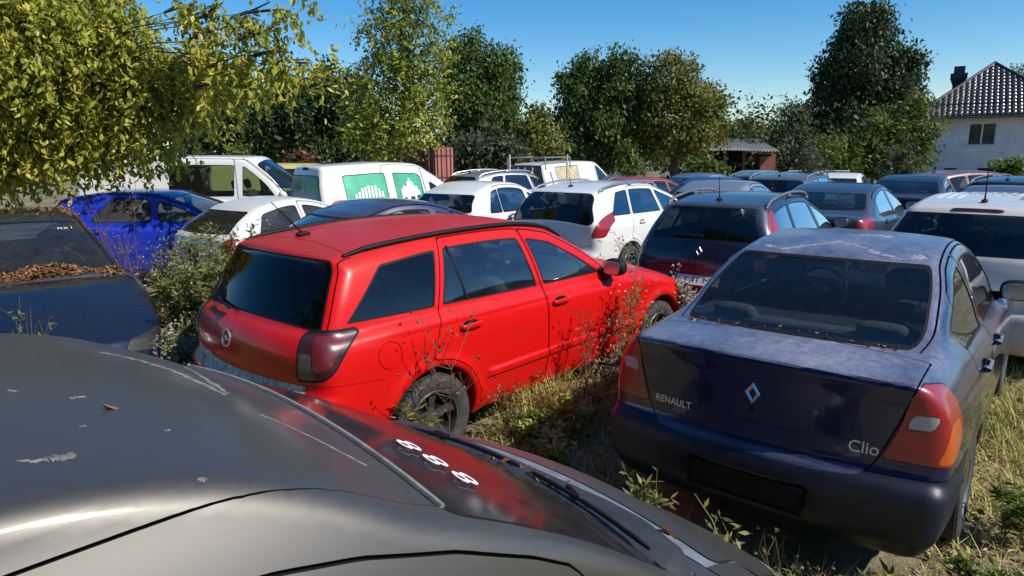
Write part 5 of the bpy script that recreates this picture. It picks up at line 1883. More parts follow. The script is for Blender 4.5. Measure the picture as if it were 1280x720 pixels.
# ---- white house ----
def house():
    P1 = np.array([26.8, 44.4]); u = np.array([.85, -.527]); nin = np.array([.527, .85])
    W, D, ZE, Z0 = 7.0, 7.6, 3.55, -.6
    ang = math.atan2(u[1], u[0])
    root = empty('white_house', (P1[0], P1[1], 0), ang)          # local x along the front wall, y inwards
    tag(root, 'white plastered house with a dark hipped tile roof and chimney', 'house')
    plaster = simple('weathered white plaster', (.60, .60, .62), .9, var=.14, scale=1.2, bump=.15)
    o = np.array([0, 0, CAM_H])
    def wall_pt(px, py):
        d = ray(px, py)
        n2 = np.array([-u[1], u[0]])
        t = ((P1 - o[:2]) @ n2) / (d[:2] @ n2)
        q = o + d * t
        return (q[:2] - P1) @ u, q[2]
    wins = []
    for a, b in (((1212, 154), (1243, 181)),):
        s0, z1 = wall_pt(*a); s1, z0 = wall_pt(*b); wins.append((s0, s1, z0, z1, True))
    for a, b in (((1180, 210), (1194, 224)), ((1222, 210), (1241, 226)), ((1264, 210), (1284, 226))):
        s0, z1 = wall_pt(*a); s1, z0 = wall_pt(*b); wins.append((s0, s1, z0, z1, False))
    # front wall pieces round the openings, 0.25 thick
    xs = sorted({0, W, *[w[0] for w in wins], *[w[1] for w in wins]})
    m = MB()
    for a, b in zip(xs[:-1], xs[1:]):
        mid = (a + b) / 2
        holes = sorted([(w[2], w[3]) for w in wins if w[0] <= mid <= w[1]])
        z = Z0
        for h0, h1 in holes + [(ZE, ZE)]:
            if h0 > z: m.add([(a, 0, z), (b, 0, z), (b, 0, h0), (a, 0, h0)], [(0, 1, 2, 3)])
            z = h1
    for s0, s1, z0, z1, _ in wins:
        m.add([(s0, 0, z0), (s1, 0, z0), (s1, 0, z1), (s0, 0, z1), (s0, .22, z0), (s1, .22, z0), (s1, .22, z1), (s0, .22, z1)], [(0, 4, 5, 1), (1, 5, 6, 2), (2, 6, 7, 3), (3, 7, 4, 0)])
    m.add([(0, 0, Z0), (0, D, Z0), (0, D, ZE), (0, 0, ZE), (W, 0, Z0), (W, D, Z0), (W, D, ZE), (W, 0, ZE)], [(1, 0, 3, 2), (4, 5, 6, 7), (5, 1, 2, 6)])
    m.build('wall', plaster, root, smooth=False)
    fr = simple('white window frame', (.62, .62, .60), .5)
    for s0, s1, z0, z1, big in wins:
        f = MB(); w, h = s1 - s0, z1 - z0; cx, cz = (s0 + s1) / 2, (z0 + z1) / 2
        if big:
            for c, s in (((cx, .16, z0 + .03), (w, .06, .06)), ((cx, .16, z1 - .03), (w, .06, .06)), ((s0 + .03, .16, cz), (.06, .06, h - .12)), ((s1 - .03, .16, cz), (.06, .06, h - .12)), ((cx, .15, cz), (.09, .07, h - .12))): f.box(c, s)
            wo = f.build('window', fr, root, smooth=False)
            MB().box((cx, .19, cz), (w - .1, .01, h - .1)).build('pane', simple('dim window pane', (.045, .05, .045), .12, var=.5, scale=2), wo)
            MB().box((cx, -.04, z0 - .05), (w + .5, .12, .07)).build('sill', plaster, wo, smooth=False)
        else:
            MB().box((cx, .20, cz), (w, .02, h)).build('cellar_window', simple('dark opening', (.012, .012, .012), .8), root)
    # roof
    OV = .75; ZR = ZE + .02
    tile = simple('brown metal tile', (.034, .029, .029), .27, var=.25, scale=3)
    rf = MB()
    ax, ay, az = W / 2, W / 2 + .2, 7.0
    x0, x1, y0, y1 = -OV, W + OV, -OV, D + OV
    rb = (ax, D - W / 2 + .2)
    def slope(c0, c1, t0, t1, n):
        """tiled slope: eave c0->c1, ridge t0->t1, pan tiles modelled as waves and steps"""
        c0, c1, t0, t1 = [np.array(v, float) for v in (c0, c1, t0, t1)]
        L_ = np.linalg.norm(c1 - c0); e = (c1 - c0) / L_
        up = (t0 + t1) / 2 - (c0 + c1) / 2; up -= e * (up @ e); H = np.linalg.norm(up); up /= H
        nr = np.cross(e, up)
        a0, b0 = (t0 - c0) @ e, (t1 - c0) @ e
        du, dv = .034, .09
        nu = int(L_ / du); nv = int(H / dv)
        rows = []
        for j in range(nv + 1):
            v = j / nv * H
            ul, ur = a0 * j / nv, L_ + (b0 - L_) * j / nv
            us = np.linspace(ul, ur, nu + 1)
            st = (v % .36) / .36
            h_ = .055 * np.abs(np.sin(us * math.pi / .30)) + .035 * (1 - st) + .02
            if H * .20 < v < H * .20 + .12: h_ = h_ * .2 - .03
            rows.append(c0 + us[:, None] * e + v * up + h_[:, None] * nr)
        V = np.vstack(rows); k = nu + 1
        F = [(j * k + i, j * k + i + 1, (j + 1) * k + i + 1, (j + 1) * k + i) for j in range(nv) for i in range(nu)]
        rf.add(V.tolist(), F)
    slope((x0, y0, ZR), (x1, y0, ZR), (ax, ay, az), (ax, ay, az), 0)
    rf.add([(x0, y0, ZR), (x0, y1, ZR), (rb[0], rb[1], az), (ax, ay, az)], [(1, 0, 3, 2)])
    rf.add([(x1, y0, ZR), (x1, y1, ZR), (rb[0], rb[1], az), (ax, ay, az)], [(0, 1, 2, 3)])
    rf.add([(x0, y1, ZR), (x1, y1, ZR), (rb[0], rb[1], az)], [(1, 0, 2)])
    roof = rf.build('roof', tile, root, sharp=False, smooth=False)
    sf = MB()
    sf.box(((x0 + x1) / 2, (y0 + y1) / 2, ZR - .03), (x1 - x0 - .02, y1 - y0 - .02, .05))
    sf.build('soffit', simple('dark soffit', (.05, .05, .055), .8), roof)
    cap = MB()
    for p in ((x0, y0), (x1, y0)): cap.tube([(p[0], p[1], ZR + .06), (ax, ay, az + .06)], .10, 8)
    cap.tube([(ax, ay, az + .06), (rb[0], rb[1], az + .06)], .10, 8)
    cap.build('ridge_cap', tile, roof)
    g = MB()
    g.tube([(x0, y0 - .06, ZR - .06), (x1, y0 - .06, ZR - .06)], .07, 8)
    g.tube([(x0 + .05, y0 - .05, ZR - .08), (x0 + .3, -.1, ZR - .55), (-.06, -.08, ZR - .7), (-.06, -.08, Z0)], .05, 8)
    g.build('gutter', simple('dark gutter', (.04, .04, .045), .5), root)
    ch = MB()
    cx, cy = .65, 3.4
    def wp(px, py, dep):
        q = at_depth(px, py, dep); dd = q[:2] - P1
        return dd @ u, dd @ nin, q[2]
    q = wp(1199, 92, 46.5); cx, cy, zt = q
    ch.box((cx, cy, (ZE + zt - .5) / 2 + .6), (.62, .62, zt - ZE + .7 - .5))
    ch.add([(cx - .31, cy - .31, zt - .75), (cx + .31, cy - .31, zt - .75), (cx + .31, cy + .31, zt - .75), (cx - .31, cy + .31, zt - .75),
            (cx - .45, cy - .45, zt - .35), (cx + .45, cy - .45, zt - .35), (cx + .45, cy + .45, zt - .35), (cx - .45, cy + .45, zt - .35)], [(0, 1, 5, 4), (1, 2, 6, 5), (2, 3, 7, 6), (3, 0, 4, 7)])
    ch.box((cx, cy, zt - .17), (.95, .95, .34))
    ch.build('chimney', simple('dark chimney cladding', (.03, .03, .035), .6), roof, smooth=False)
    lamp = MB().rbox((2.0 - 1.4, -.12, 3.05), (.18, .2, .12), 3, 6); lamp.build('wall_lamp', PLASTIC, root)


house()


def shed():
    Y = 38.0
    a = at_depth(880, 190, Y); b = at_depth(962, 187, Y)
    x0, x1 = a[0], b[0]; z0 = -.4; ze = a[2] + .05
    root = empty('ruined_shed', (x0, Y, z0))
    tag(root, 'ruined open shed with a grey corrugated roof and a brick end wall', 'shed')
    w = x1 - x0; h = ze - z0
    brick = simple('old red brick', (.22, .085, .055), .9, var=.45, scale=8, bump=.4)
    dark = simple('dark interior boards', (.022, .018, .015), .95, var=.4, scale=3)  # interior darkness of the open shed is put into the board colour
    MB().box((w * .45, 3.2, h / 2), (w * .95, .12, h)).build('back_wall', dark, root)
    MB().box((.1, 1.6, h / 2), (.15, 3.1, h)).build('side_wall', dark, root)
    MB().box((w - .05, .3, h * .42), (.75, .35, h * .84)).box((w + .35, 1.7, h * .45), (.25, 2.9, h * .9)).build('brick_wall', brick, root, smooth=False)
    for x in (.2, w * .34, w * .62): MB().box((x, .1, h / 2), (.14, .14, h)).build('post', simple('grey timber', (.10, .08, .06), .9, var=.3), root)
    rf = MB()
    n = 320; V, F = [], []
    top_z = at_depth(920, 174, Y + 3.2)[2] - z0
    for j in range(7):
        t = j / 6
        for i in range(n + 1):
            s = i / n
            x = -.35 + s * (w + .7) + .25 * t
            V.append((x, -.5 + t * 3.9, h + .03 + t * (top_z - h) + .035 * math.sin(s * 150) + .05 * math.sin(s * 5)))
    k = n + 1
    for j in range(6):
        for i in range(n): F.append((j * k + i, j * k + i + 1, (j + 1) * k + i + 1, (j + 1) * k + i))
    nV = len(V)
    V2 = V + [(x, y, z - .05) for x, y, z in V]
    F2 = F + [tuple(nV + q for q in reversed(f)) for f in F]
    for i in range(n): F2.append((i + 1, i, nV + i, nV + i + 1))
    rf.add(V2, F2)
    rf.build('roof', simple('weathered corrugated sheet', (.34, .32, .29), .8, var=.3, scale=2.5), root, sharp=False)
    MB().tube([(w * .42, .9, h + .1), (w * .42, .9, h + 1.0)], .06, 8).build('flue_pipe', PLASTIC, root)


shed()


def container():
    Y = 25.5
    p = at_depth(541, 183, Y); q = at_depth(566, 183, Y)
    root = empty('shipping_container', (p[0], Y, -.45), .55)
    tag(root, 'rust red shipping container with pinkish doors behind the printed van', 'container')
    rust = simple('rusty red steel', (.115, .040, .032), .75, var=.45, scale=3)
    pink = simple('faded red door steel', (.42, .15, .125), .7, var=.2, scale=3)
    top = p[2] + .45; w = (q[0] - p[0]) * 1.15
    # ribbed side running back to the left
    m = MB(); L_ = 3.2; n = 44
    for i in range(n):
        t0, t1 = i / n, (i + 1) / n
        o0 = .06 if (i // 2) % 2 else 0; 
        x0, x1 = -t0 * L_ * .45, -t1 * L_ * .45; y0, y1 = t0 * L_, t1 * L_
        m.add([(x0 - o0, y0, 0), (x1 - o0, y1, 0), (x1 - o0, y1, top), (x0 - o0, y0, top)], [(0, 1, 2, 3)])
        if i: 
            po = .06 if ((i - 1) // 2) % 2 else 0
            m.add([(x0 - o0, y0, 0), (x0 - po, y0, 0), (x0 - po, y0, top), (x0 - o0, y0, top)], [(0, 1, 2, 3)])
    m.add([(0, 0, top), (w, 0, top), (w - L_ * .45, L_, top), (-L_ * .45, L_, top)], [(0, 1, 2, 3)])
    m.add([(w, 0, 0), (w - L_ * .45, L_, 0), (w - L_ * .45, L_, top), (w, 0, top)], [(0, 1, 2, 3)])
    m.add([(0, .02, 0), (w, .02, 0), (w, .02, top), (0, .02, top)], [(0, 1, 2, 3)])
    m.build('side_panel', rust, root, smooth=False)
    d = MB()
    for k in range(2):
        x0, x1 = .05 + k * (w - .1) / 2 + .01, .05 + (k + 1) * (w - .1) / 2 - .01
        MB().box(((x0 + x1) / 2, -.02, top / 2), (x1 - x0, .05, top - .12)).build('door', pink, root)
        b = MB()
        for f in (.25, .72): b.tube([(lerp(x0, x1, f), -.07, .05), (lerp(x0, x1, f), -.07, top - .08)], .018, 6)
        for z in (.5, top * .55, top - .35): b.box(((x0 + x1) / 2, -.05, z), (x1 - x0 - .02, .02, .05))
        b.build('locking_bar', rust, root)


container()

# thin posts and a rail at the back
for px, top, lab in ((637, 193, 'thin white post left of the ladder rack'), (709, 193, 'thin white post right beside the old cream van')):
    q = at_depth(px, top, 17.0)
    o = MB().tube([(0, 0, -.3), (0, 0, q[2])], .022, 8).build('post', simple('pale painted post', (.5, .48, .45), .6), None)
    o.location = (q[0], 17.0, 0); tag(o, lab, 'post')
r = MB()
q0, q1 = at_depth(985, 214, 24), at_depth(1062, 214, 24)
r.tube([q0, q1], .035, 8)
for t in (0.02, .35, .68, .98):
    q = q0 + (q1 - q0) * t; r.tube([(q[0], q[1], -.4), q], .03, 6)
o = r.build('rail_fence', simple('grey rail', (.25, .25, .25), .6)); tag(o, 'low grey rail fence at the back behind the small white car', 'fence')


# ---- grass and litter on the ground ----
def footprint(x, y, margin=.0):
    """True where a near car stands"""
    r = np.zeros(x.shape, bool)
    for (X, Y, a, x0, x1, w) in ((*ASTRA, -.85, 3.5, .80), (*CLIO, -.85, 3.1, .74), (GREY[0], GREY[1], GREY[2], -1.9, 1.75, .76), (2.53, 7.8, .905, -.8, 3.2, .76), (1.105, 10.45, .86, -.8, 3.4, .8)):
        c, s = math.cos(a), math.sin(a)
        lx = (x - X) * c + (y - Y) * s; ly = -(x - X) * s + (y - Y) * c
        r |= (lx > x0 - margin) & (lx < x1 + margin) & (np.abs(ly) < w + margin)
    return r


def grass():
    rg = np.random.default_rng(11)
    n = 200000
    x = rg.uniform(-5.5, 7.5, n); y = rg.uniform(1.0, 12.0, n)
    # patchy clumps
    k = np.sin(x * 2.3 + np.sin(y * 1.9) * 1.5) + np.sin(y * 2.9 + np.cos(x * 1.3) * 2) + .7 * np.sin(x * 6.1 + y * 4.7) + rg.normal(size=n) * .7
    keep = (k > -.15) & ~footprint(x, y, -.04) & (y < 3.2 + np.abs(x) * 2.2 + 6)
    near = (y < 7.5)
    keep &= near | (rg.random(n) < .5)
    x, y, k = x[keep], y[keep], k[keep]
    n = len(x)
    h = (.035 + .11 * rg.random(n) ** 2.5 + .03 * np.clip(k, 0, 3) / 3)
    # a taller tuft of straw beside the red car
    tx, ty = at_ground(672, 520)[:2]
    tuft = np.exp(-((x - tx) ** 2 + (y - ty) ** 2) / .12)
    h *= 1 + 2.4 * tuft
    # the tuft itself, and scattered smaller straw tufts in the sunny strip
    ex, ey, eh = [], [], []
    for cx_, cy_, sr, hh, cnt in ((tx, ty, .16, .34, 900), (tx - .18, ty + .25, .14, .22, 500), (tx + .25, ty + .45, .16, .20, 500), (tx - .45, ty + .15, .14, .20, 400), (tx + .5, ty + 1.0, .2, .22, 500),
                                  (3.0, 3.3, .25, .16, 500), (3.3, 4.2, .25, .20, 500), (2.75, 2.75, .2, .15, 400), (3.7, 5.2, .3, .2, 400)):
        ex.append(cx_ + rg.normal(size=cnt) * sr); ey.append(cy_ + rg.normal(size=cnt) * sr); eh.append(hh * (.5 + .6 * rg.random(cnt)))
    ex, ey, eh = np.concatenate(ex), np.concatenate(ey), np.concatenate(eh)
    ok = ~footprint(ex, ey, 0); ex, ey, eh = ex[ok], ey[ok], eh[ok]
    ne = len(ex)
    x, y, h = np.concatenate([x, ex]), np.concatenate([y, ey]), np.concatenate([h, eh]); n = len(x)
    az = rg.uniform(0, 2 * math.pi, n); ln = rg.uniform(.3, 1.9, n) * h; ln[-ne:] = rg.uniform(.1, .7, ne) * h[-ne:]
    d = np.stack([np.cos(az), np.sin(az), np.zeros(n)], 1)
    side = np.stack([-np.sin(az), np.cos(az), np.zeros(n)], 1)
    w = (.0022 + .003 * rg.random(n))[:, None]
    b = np.stack([x, y, gzv(x, y) - .01], 1)
    mid = b + d * (ln * .35)[:, None] + np.array([0, 0, 1]) * (h * .6)[:, None]
    tip = b + d * ln[:, None] + np.array([0, 0, 1]) * h[:, None]
    V = np.stack([b - side * w, b + side * w, mid + side * w * .8, mid - side * w * .8, tip - side * w * .1, tip + side * w * .1], 1).reshape(-1, 3)
    i = np.arange(n) * 6
    F = np.vstack([np.stack([i, i + 1, i + 2, i + 3], 1), np.stack([i + 3, i + 2, i + 5, i + 4], 1)])
    me = np_mesh('grass', V, F, smooth=False)
    tone = np.clip(.56 + .22 * np.sin(x * 1.7 + 1) * np.sin(y * 1.3) + rg.normal(0, .22, n), 0, 1)
    me.attributes.new('tone', 'FLOAT', 'FACE').data.foreach_set('value', np.tile(tone, 2).astype(np.float32))
    tag(link_mesh('grass', me, GRASS), 'dry yellow green grass between the cars', 'grass', kind='stuff')
    # small broad leaves of ground cover
    n = 60000
    x = rg.uniform(-5, 7, n); y = rg.uniform(1.0, 9.5, n)
    k = np.sin(x * 3.1 + 2 * np.sin(y * 1.3)) + np.sin(y * 3.7 + x) + rg.normal(size=n) * .6
    keep = (k > .2) & ~footprint(x, y, .0)
    x, y = x[keep], y[keep]; n = len(x)
    P = np.stack([x, y, gzv(x, y) + .01 + .10 * rg.random(n) ** 2], 1)
    ax = unit(rg.normal(size=(n, 3)) * [1, 1, .45]); B = unit(np.cross(ax, rg.normal(size=(n, 3)) * .5 + [0, 0, 1]))
    s = rg.uniform(.012, .034, n)[:, None]
    tag(quads(P, ax * s, B * s * .6, np.clip(rg.normal(.4, .25, n), 0, 1), WEEDLEAF, 'ground_cover'), 'low leafy ground cover on the dry soil', 'ground cover', kind='stuff')
    # litter of dead leaves and straw
    n = 42000
    x = rg.uniform(-4, 7, n); y = rg.uniform(1.0, 9, n)
    keep = ~footprint(x, y, -.1); x, y = x[keep], y[keep]; n = len(x)
    P = np.stack([x, y, gzv(x, y) + .012 + .015 * rg.random(n)], 1)
    ax = unit(rg.normal(size=(n, 3)) * [1, 1, .25]); B = unit(np.cross(ax, rg.normal(size=(n, 3)) * .4 + [0, 0, 1]))
    s = rg.uniform(.008, .032, n)[:, None]
    tag(quads(P, ax * s, B * s * rg.uniform(.12, .6, n)[:, None], rg.random(n), LITTER, 'litter'), 'dead leaves and straw scattered on the ground', 'leaf litter', kind='stuff')


grass()


# ---- weeds ----
def weed(label, x, y, h, n=7, spread=.25, leaf=.05, leaves=40, stem=GREENSTEM, lmat=WEEDLEAF, heads=0, hmat=FLUFF, hsize=.012, lean=(0, 0), z0=None, name='weed', branch=3, seed=1, droop=.2, cat='weed', r=.004):
    rr = random.Random(seed); rg = np.random.default_rng(seed)
    z = float(gzv(np.float64(x), np.float64(y))) if z0 is None else z0
    root = empty(name, (x, y, z)); tag(root, label, cat)
    st = MB(); LP, LA = [], []; HP = []
    for i in range(n):
        a = rr.uniform(0, 6.28); hh = h * rr.uniform(.6, 1.0); sp_ = spread * rr.uniform(.2, 1)
        b0 = np.array([rr.uniform(-1, 1) * spread * .25, rr.uniform(-1, 1) * spread * .25, -.02])
        t1 = np.array([math.cos(a) * sp_ + lean[0] * hh, math.sin(a) * sp_ + lean[1] * hh, hh])
        pts = []
        for t in np.linspace(0, 1, 6):
            p = b0 + (t1 - b0) * np.array([t ** 1.5, t ** 1.5, t]); p[2] -= droop * hh * max(0, t - .75) * .6
            p[:2] += np.array([rr.uniform(-1, 1), rr.uniform(-1, 1)]) * .012 * h
            pts.append(p)
        st.tube(pts, [r, r * .9, r * .8, r * .65, r * .5, r * .3], 5, False)
        br = [(pts, .25)]
        for _ in range(branch):
            k = rr.randint(2, 4); s0 = pts[k]
            e = s0 + np.array([rr.uniform(-1, 1) * .22 * h, rr.uniform(-1, 1) * .22 * h, rr.uniform(.12, .32) * h])
            bp = [s0, s0 * .5 + e * .5 + np.array([0, 0, -.03 * h]), e]
            st.tube(bp, [r * .55, r * .42, r * .25], 4, False)
            br.append((bp, 0))
            for _ in range(2):
                s1 = bp[1]; e1 = s1 + np.array([rr.uniform(-1, 1) * .10 * h, rr.uniform(-1, 1) * .10 * h, rr.uniform(.05, .16) * h])
                st.tube([s1, e1], [r * .35, r * .2], 4, False); br.append(([s1, e1], 0))
        for bp, t0 in br:
            q = np.array(bp)
            for _ in range(max(1, int(leaves / (1 + 3 * branch)))):
                t = rr.uniform(t0, 1) * (len(q) - 1); k = min(int(t), len(q) - 2)
                LP.append(q[k] + (q[k + 1] - q[k]) * (t - k)); 
            if heads:
                for _ in range(max(1, heads // (1 + 3 * branch))):
                    HP.append(q[-1] + np.array([rr.gauss(0, 1), rr.gauss(0, 1), rr.gauss(0, 1)]) * hsize * 2.2)
    st.build('stem', stem, root)
    if leaves and LP:
        P = np.array(LP); m = len(P)
        ax = unit(rg.normal(size=(m, 3)) * [1, 1, .5] + [0, 0, .25]); s = (leaf * (.5 + .8 * rg.random(m)))[:, None]
        B = unit(np.cross(ax, rg.normal(size=(m, 3)) * .5 + [0, 0, 1]))
        quads(P + ax * s * .55, ax * s * .55, B * s * .16, np.clip(rg.normal(.45, .22, m), 0, 1), lmat, 'leaves', root)
    if HP:
        P = np.repeat(np.array(HP), 4, 0); m = len(P)
        ax = unit(rg.normal(size=(m, 3))); B = unit(np.cross(ax, rg.normal(size=(m, 3))))
        s = hsize * (.6 + .8 * rg.random(m))[:, None]
        quads(P + ax * s * .4, ax * s, B * s * .7, rg.random(m), hmat, 'blossoms', root)
    return root


def local(pose, lx, ly):
    X, Y, a = pose
    return X + lx * math.cos(a) - ly * math.sin(a), Y + lx * math.sin(a) + ly * math.cos(a)


def at(px, Y): return float(at_depth(px, 300, Y)[0]), Y


# thicket of tall weeds between the left car and the red estate
for i, (px, Y, h, fl, lab) in enumerate((
        (268, 5.35, 1.16, 26, 'tall bushy weed right behind the tailgate corner of the red estate'),
        (232, 5.60, 1.05, 26, 'bushy weed in front of the grubby white hatchback'),
        (208, 6.10, 1.12, 18, 'leafy weed at the front wing of the left car'),
        (250, 6.5, 1.22, 18, 'tall weed standing against the grubby white hatchback'),
        (292, 6.2, 1.18, 14, 'weed behind the red estate, nearest its rear window'),
        (222, 4.85, .72, 60, 'low weed full of white seed fluff at the corner of the left car'),
        (246, 4.35, .66, 60, 'low weed full of white seed fluff at the bumper of the red estate'),
        (200, 4.55, .55, 50, 'short fluffy weed before the bumper of the left car'))):
    weed(lab, *at(px, Y), h * (1.12 if fl < 50 else 1.0), 10 if fl < 50 else 12, .22, .060, 260 if fl < 50 else 120, heads=int(fl * (.55 if fl < 50 else 1.1)), hsize=.010, seed=20 + i, branch=4)
weed('bare reddish dry plant in front of the vivid blue car', *at(150, 6.7), 1.62, 6, .42, .03, 20, RUSTSTEM, LEAF_DRY, 14, LEAF_DRY, .010, seed=41, branch=5, r=.005)
weed('thin reddish dry stalks left of the grubby white hatchback', *at(182, 6.4), 1.35, 5, .25, .03, 20, RUSTSTEM, LEAF_DRY, 12, FLUFF, .009, seed=42, branch=5)
weed('small leafy sprig at the left edge by the left car', *at(8, 4.6), .98, 4, .12, .05, 60, heads=0, seed=43)
# along the sunny side of the red estate
A_ = ASTRA
weed('tall rusty stalk in front of the rear wheel of the red estate', *local(A_, -.13, -1.06), 1.12, 2, .14, .035, 22, RUSTSTEM, LEAF_DRY, 30, LEAF_DRY, .010, lean=(.10, .0), seed=51, branch=6, r=.005)
weed('leafy green weed at the rear wheel of the red estate', *local(A_, -.30, -1.02), .52, 7, .16, .06, 60, seed=52)
weed('short dry weed behind the rear wheel arch of the red estate', *local(A_, .52, -1.0), .50, 5, .12, .035, 40, RUSTSTEM, WEEDLEAF, 24, LEAF_DRY, .010, seed=53)
weed('tangle of dry reddish stalks at the rear door of the red estate', *local(A_, .95, -1.02), .42, 5, .25, .03, 34, RUSTSTEM, LEAF_DRY, 22, LEAF_DRY, .010, seed=54, branch=4)
weed('dry reddish weed reaching the front door handle of the red estate', *local(A_, 1.34, -1.03), .80, 4, .18, .03, 30, RUSTSTEM, LEAF_DRY, 30, LEAF_DRY, .010, seed=55, branch=5)
weed('spreading dry weed below the front door of the red estate', *local(A_, 1.62, -1.05), .48, 6, .28, .03, 50, RUSTSTEM, LEAF_DRY, 30, FLUFF, .008, seed=56, branch=4)
weed('tall yellow green weed under the mirror of the red estate', *local(A_, 1.93, -1.02), 1.02, 6, .12, .04, 90, GREENSTEM, WEEDLEAF, 24, FLUFF, .010, seed=57, branch=5)
weed('straw coloured weed at the front wheel of the red estate', *local(A_, 2.25, -1.06), .74, 6, .16, .04, 80, GREENSTEM, WEEDLEAF, 18, FLUFF, .010, seed=58, branch=4)
weed('leafy weed before the front tyre of the red estate', *local(A_, 2.55, -1.1), .55, 7, .16, .05, 70, seed=59)
for i, (lx, ly, hh, lab) in enumerate(((.62, -1.12, .26, 'low green weed under the rear door of the red estate'), (.86, -1.30, .34, 'yellow green tuft out in the sun beside the rear door of the red estate'),
        (1.20, -1.16, .24, 'low green weed under the front door of the red estate'), (1.55, -1.38, .28, 'low yellowing weed half way between the red estate and the navy sedan'),
        (2.05, -1.30, .30, 'leafy low weed beside the front wing of the red estate'), (.42, -1.45, .30, 'straw coloured tuft near the rear tyre of the red estate'))):
    weed(lab, *local(A_, lx, ly), hh, 16, .20, .045, 150, lmat=LEAF_BRIGHT if i % 2 == 0 else GRASS, seed=90 + i, branch=1, r=.0025)
# behind, by the dark blue estate's plate
weed('white fluffy weed below the number plate of the dark blue estate', *at(855, 6.35), .78, 9, .20, .03, 60, heads=120, hsize=.016, seed=61, branch=4)
weed('single tall stalk before the number plate of the dark blue estate', *at(838, 6.3), 1.12, 1, .08, .03, 14, heads=10, hsize=.014, seed=62, branch=1)
weed('thin stalks before the rear wheel of the white estate', *at(795, 9.1), 1.0, 4, .16, .03, 20, GREENSTEM, WEEDLEAF, 30, FLUFF, .012, seed=63)
# foreground, between the grey car and the navy sedan
weed('green sprig with yellow leaves rising beside the grey bonnet', .60, 2.74, .62, 6, .13, .055, 70, seed=71, branch=1, lean=(.05, .1), r=.004)
weed('long arching stem before the plate holder of the navy sedan', .95, 2.36, .72, 2, .08, .05, 40, lean=(-.42, .34), seed=72, branch=2, droop=.6, r=.006)
weed('thin branched dry weed under the navy sedan bumper', 1.08, 2.30, .56, 4, .22, .03, 26, RUSTSTEM, WEEDLEAF, 20, LEAF_DRY, .008, seed=73, branch=4)
weed('upright green weed at the nose of the grey car', .95, 2.05, .60, 4, .10, .06, 60, lmat=LEAF_BRIGHT, seed=74, branch=1)
weed('low grass tuft weed in the shade behind the navy sedan', 1.50, 2.45, .30, 14, .18, .07, 60, seed=75, branch=0)
weed('low weed below the right corner of the navy bumper', 1.95, 2.50, .30, 9, .22, .05, 80, lmat=LEAF_BRIGHT, seed=76, branch=1)
weed('yellow green weed beside the rear wheel of the navy sedan', 2.55, 3.05, .34, 10, .25, .05, 90, lmat=LEAF_BRIGHT, seed=77, branch=1)
weed('fluffy weed between the red estate and the navy sedan', *at(752, 5.6), .55, 9, .22, .05, 90, heads=40, seed=78)
# weeds at the back of the lot
weed('pale dry plume weed before the large shrub by the house', *at(1116, 19.0), 2.35, 7, .35, .16, 170, RUSTSTEM, LEAF_PALE, 24, LEAF_PALE, .04, seed=81, branch=4, r=.01)
weed('yellow green weed in front of the white house', *at(1246, 19.5), 2.15, 9, .5, .22, 120, lmat=LEAF_BRIGHT, seed=82, r=.01)
weed('pale plume weed behind the small white car', *at(1012, 21.0), 2.1, 7, .4, .16, 130, RUSTSTEM, LEAF_PALE, 20, LEAF_PALE, .04, seed=83, r=.01)

# ---- dead leaves lying on cars ----
def dead_leaves(name, label, pts, nrm_up, size, seed):
    rg = np.random.default_rng(seed)
    P = np.array(pts); m = len(P)
    ax = unit(rg.normal(size=(m, 3)) * [1, 1, .6]); B = unit(np.cross(ax, rg.normal(size=(m, 3)) * .8 + [0, 0, 1]))
    s = size * (.5 + .9 * rg.random(m))[:, None]
    o = folded(P, ax * s, B * s * rg.uniform(.2, .6, m)[:, None], np.clip(rg.normal(.5, .25, m), 0, 1), LEAF_DRY, name, fold=.9)
    tag(o, label, 'dead leaves', kind='stuff')


def to_world(pose, p):
    x, y = local(pose, p[0], p[1])
    return (x, y, p[2])


rg = np.random.default_rng(5)
LP_ = (-5.41, 7.10, -.86)
pts = []
ys_ = rg.uniform(-.70, .70, 1900); xs_ = 2.05 - .10 * ys_ ** 2 + rg.normal(size=1900) * .030
for q in leftc_S.top_many(xs_, ys_):
    xx, y = q[0], q[1]; hgt = max(0, .075 + .03 * math.sin(y * 9) - abs(xx - 2.05 + .10 * y * y) * .5)
    pts.append(to_world(LP_, (q[0], q[1], q[2] + rg.random() * hgt + .006)))
dead_leaves('dead_leaves', 'bank of dead brown leaves heaped along the windscreen foot of the left car', pts, 1, .024, 1)
pts = []
for i in range(150):
    y = rg.uniform(-.2, .6); xx = rg.uniform(.3, .95); xx += .1 * math.sin(y * 7)
    if rg.random() > .5: y = .52 + rg.normal() * .025; xx = rg.uniform(.2, 1.1)
    q = leftc_S.top(xx, y); pts.append(to_world(LP_, (q[0], q[1], q[2] + .008)))
dead_leaves('dead_leaves', 'dead leaves scattered over the roof of the left car', pts, 1, .022, 2)
GP = (GREY[0] - 1.30 * math.cos(GREY[2]), GREY[1] - 1.30 * math.sin(GREY[2]), GREY[2])
pts = []
for i in range(380):
    c0 = [(.42, .16), (.0, .22), (-.12, .10), (.50, .08)][rg.integers(4)]
    y = c0[0] + rg.normal() * c0[1]; y = min(max(y, -.55), .62); xx = 2.10 - .165 * y * y + rg.normal() * .030
    q = grey_S.top(xx, y); pts.append(to_world(GP, (q[0], q[1], q[2] + .008 + .012 * rg.random())))
dead_leaves('dead_leaves', 'curled dead leaves caught round the wipers of the grey car', pts, 1, .016, 3)
pts = [to_world(GP, tuple(grey_S.top(2.19, -.50) + np.array([0, 0, .006]))), to_world(GP, tuple(grey_S.top(2.20, -.52) + np.array([0, 0, .008])))]
dead_leaves('dead_leaves', 'single orange leaf on the bonnet corner of the grey car', pts, 1, .026, 4)
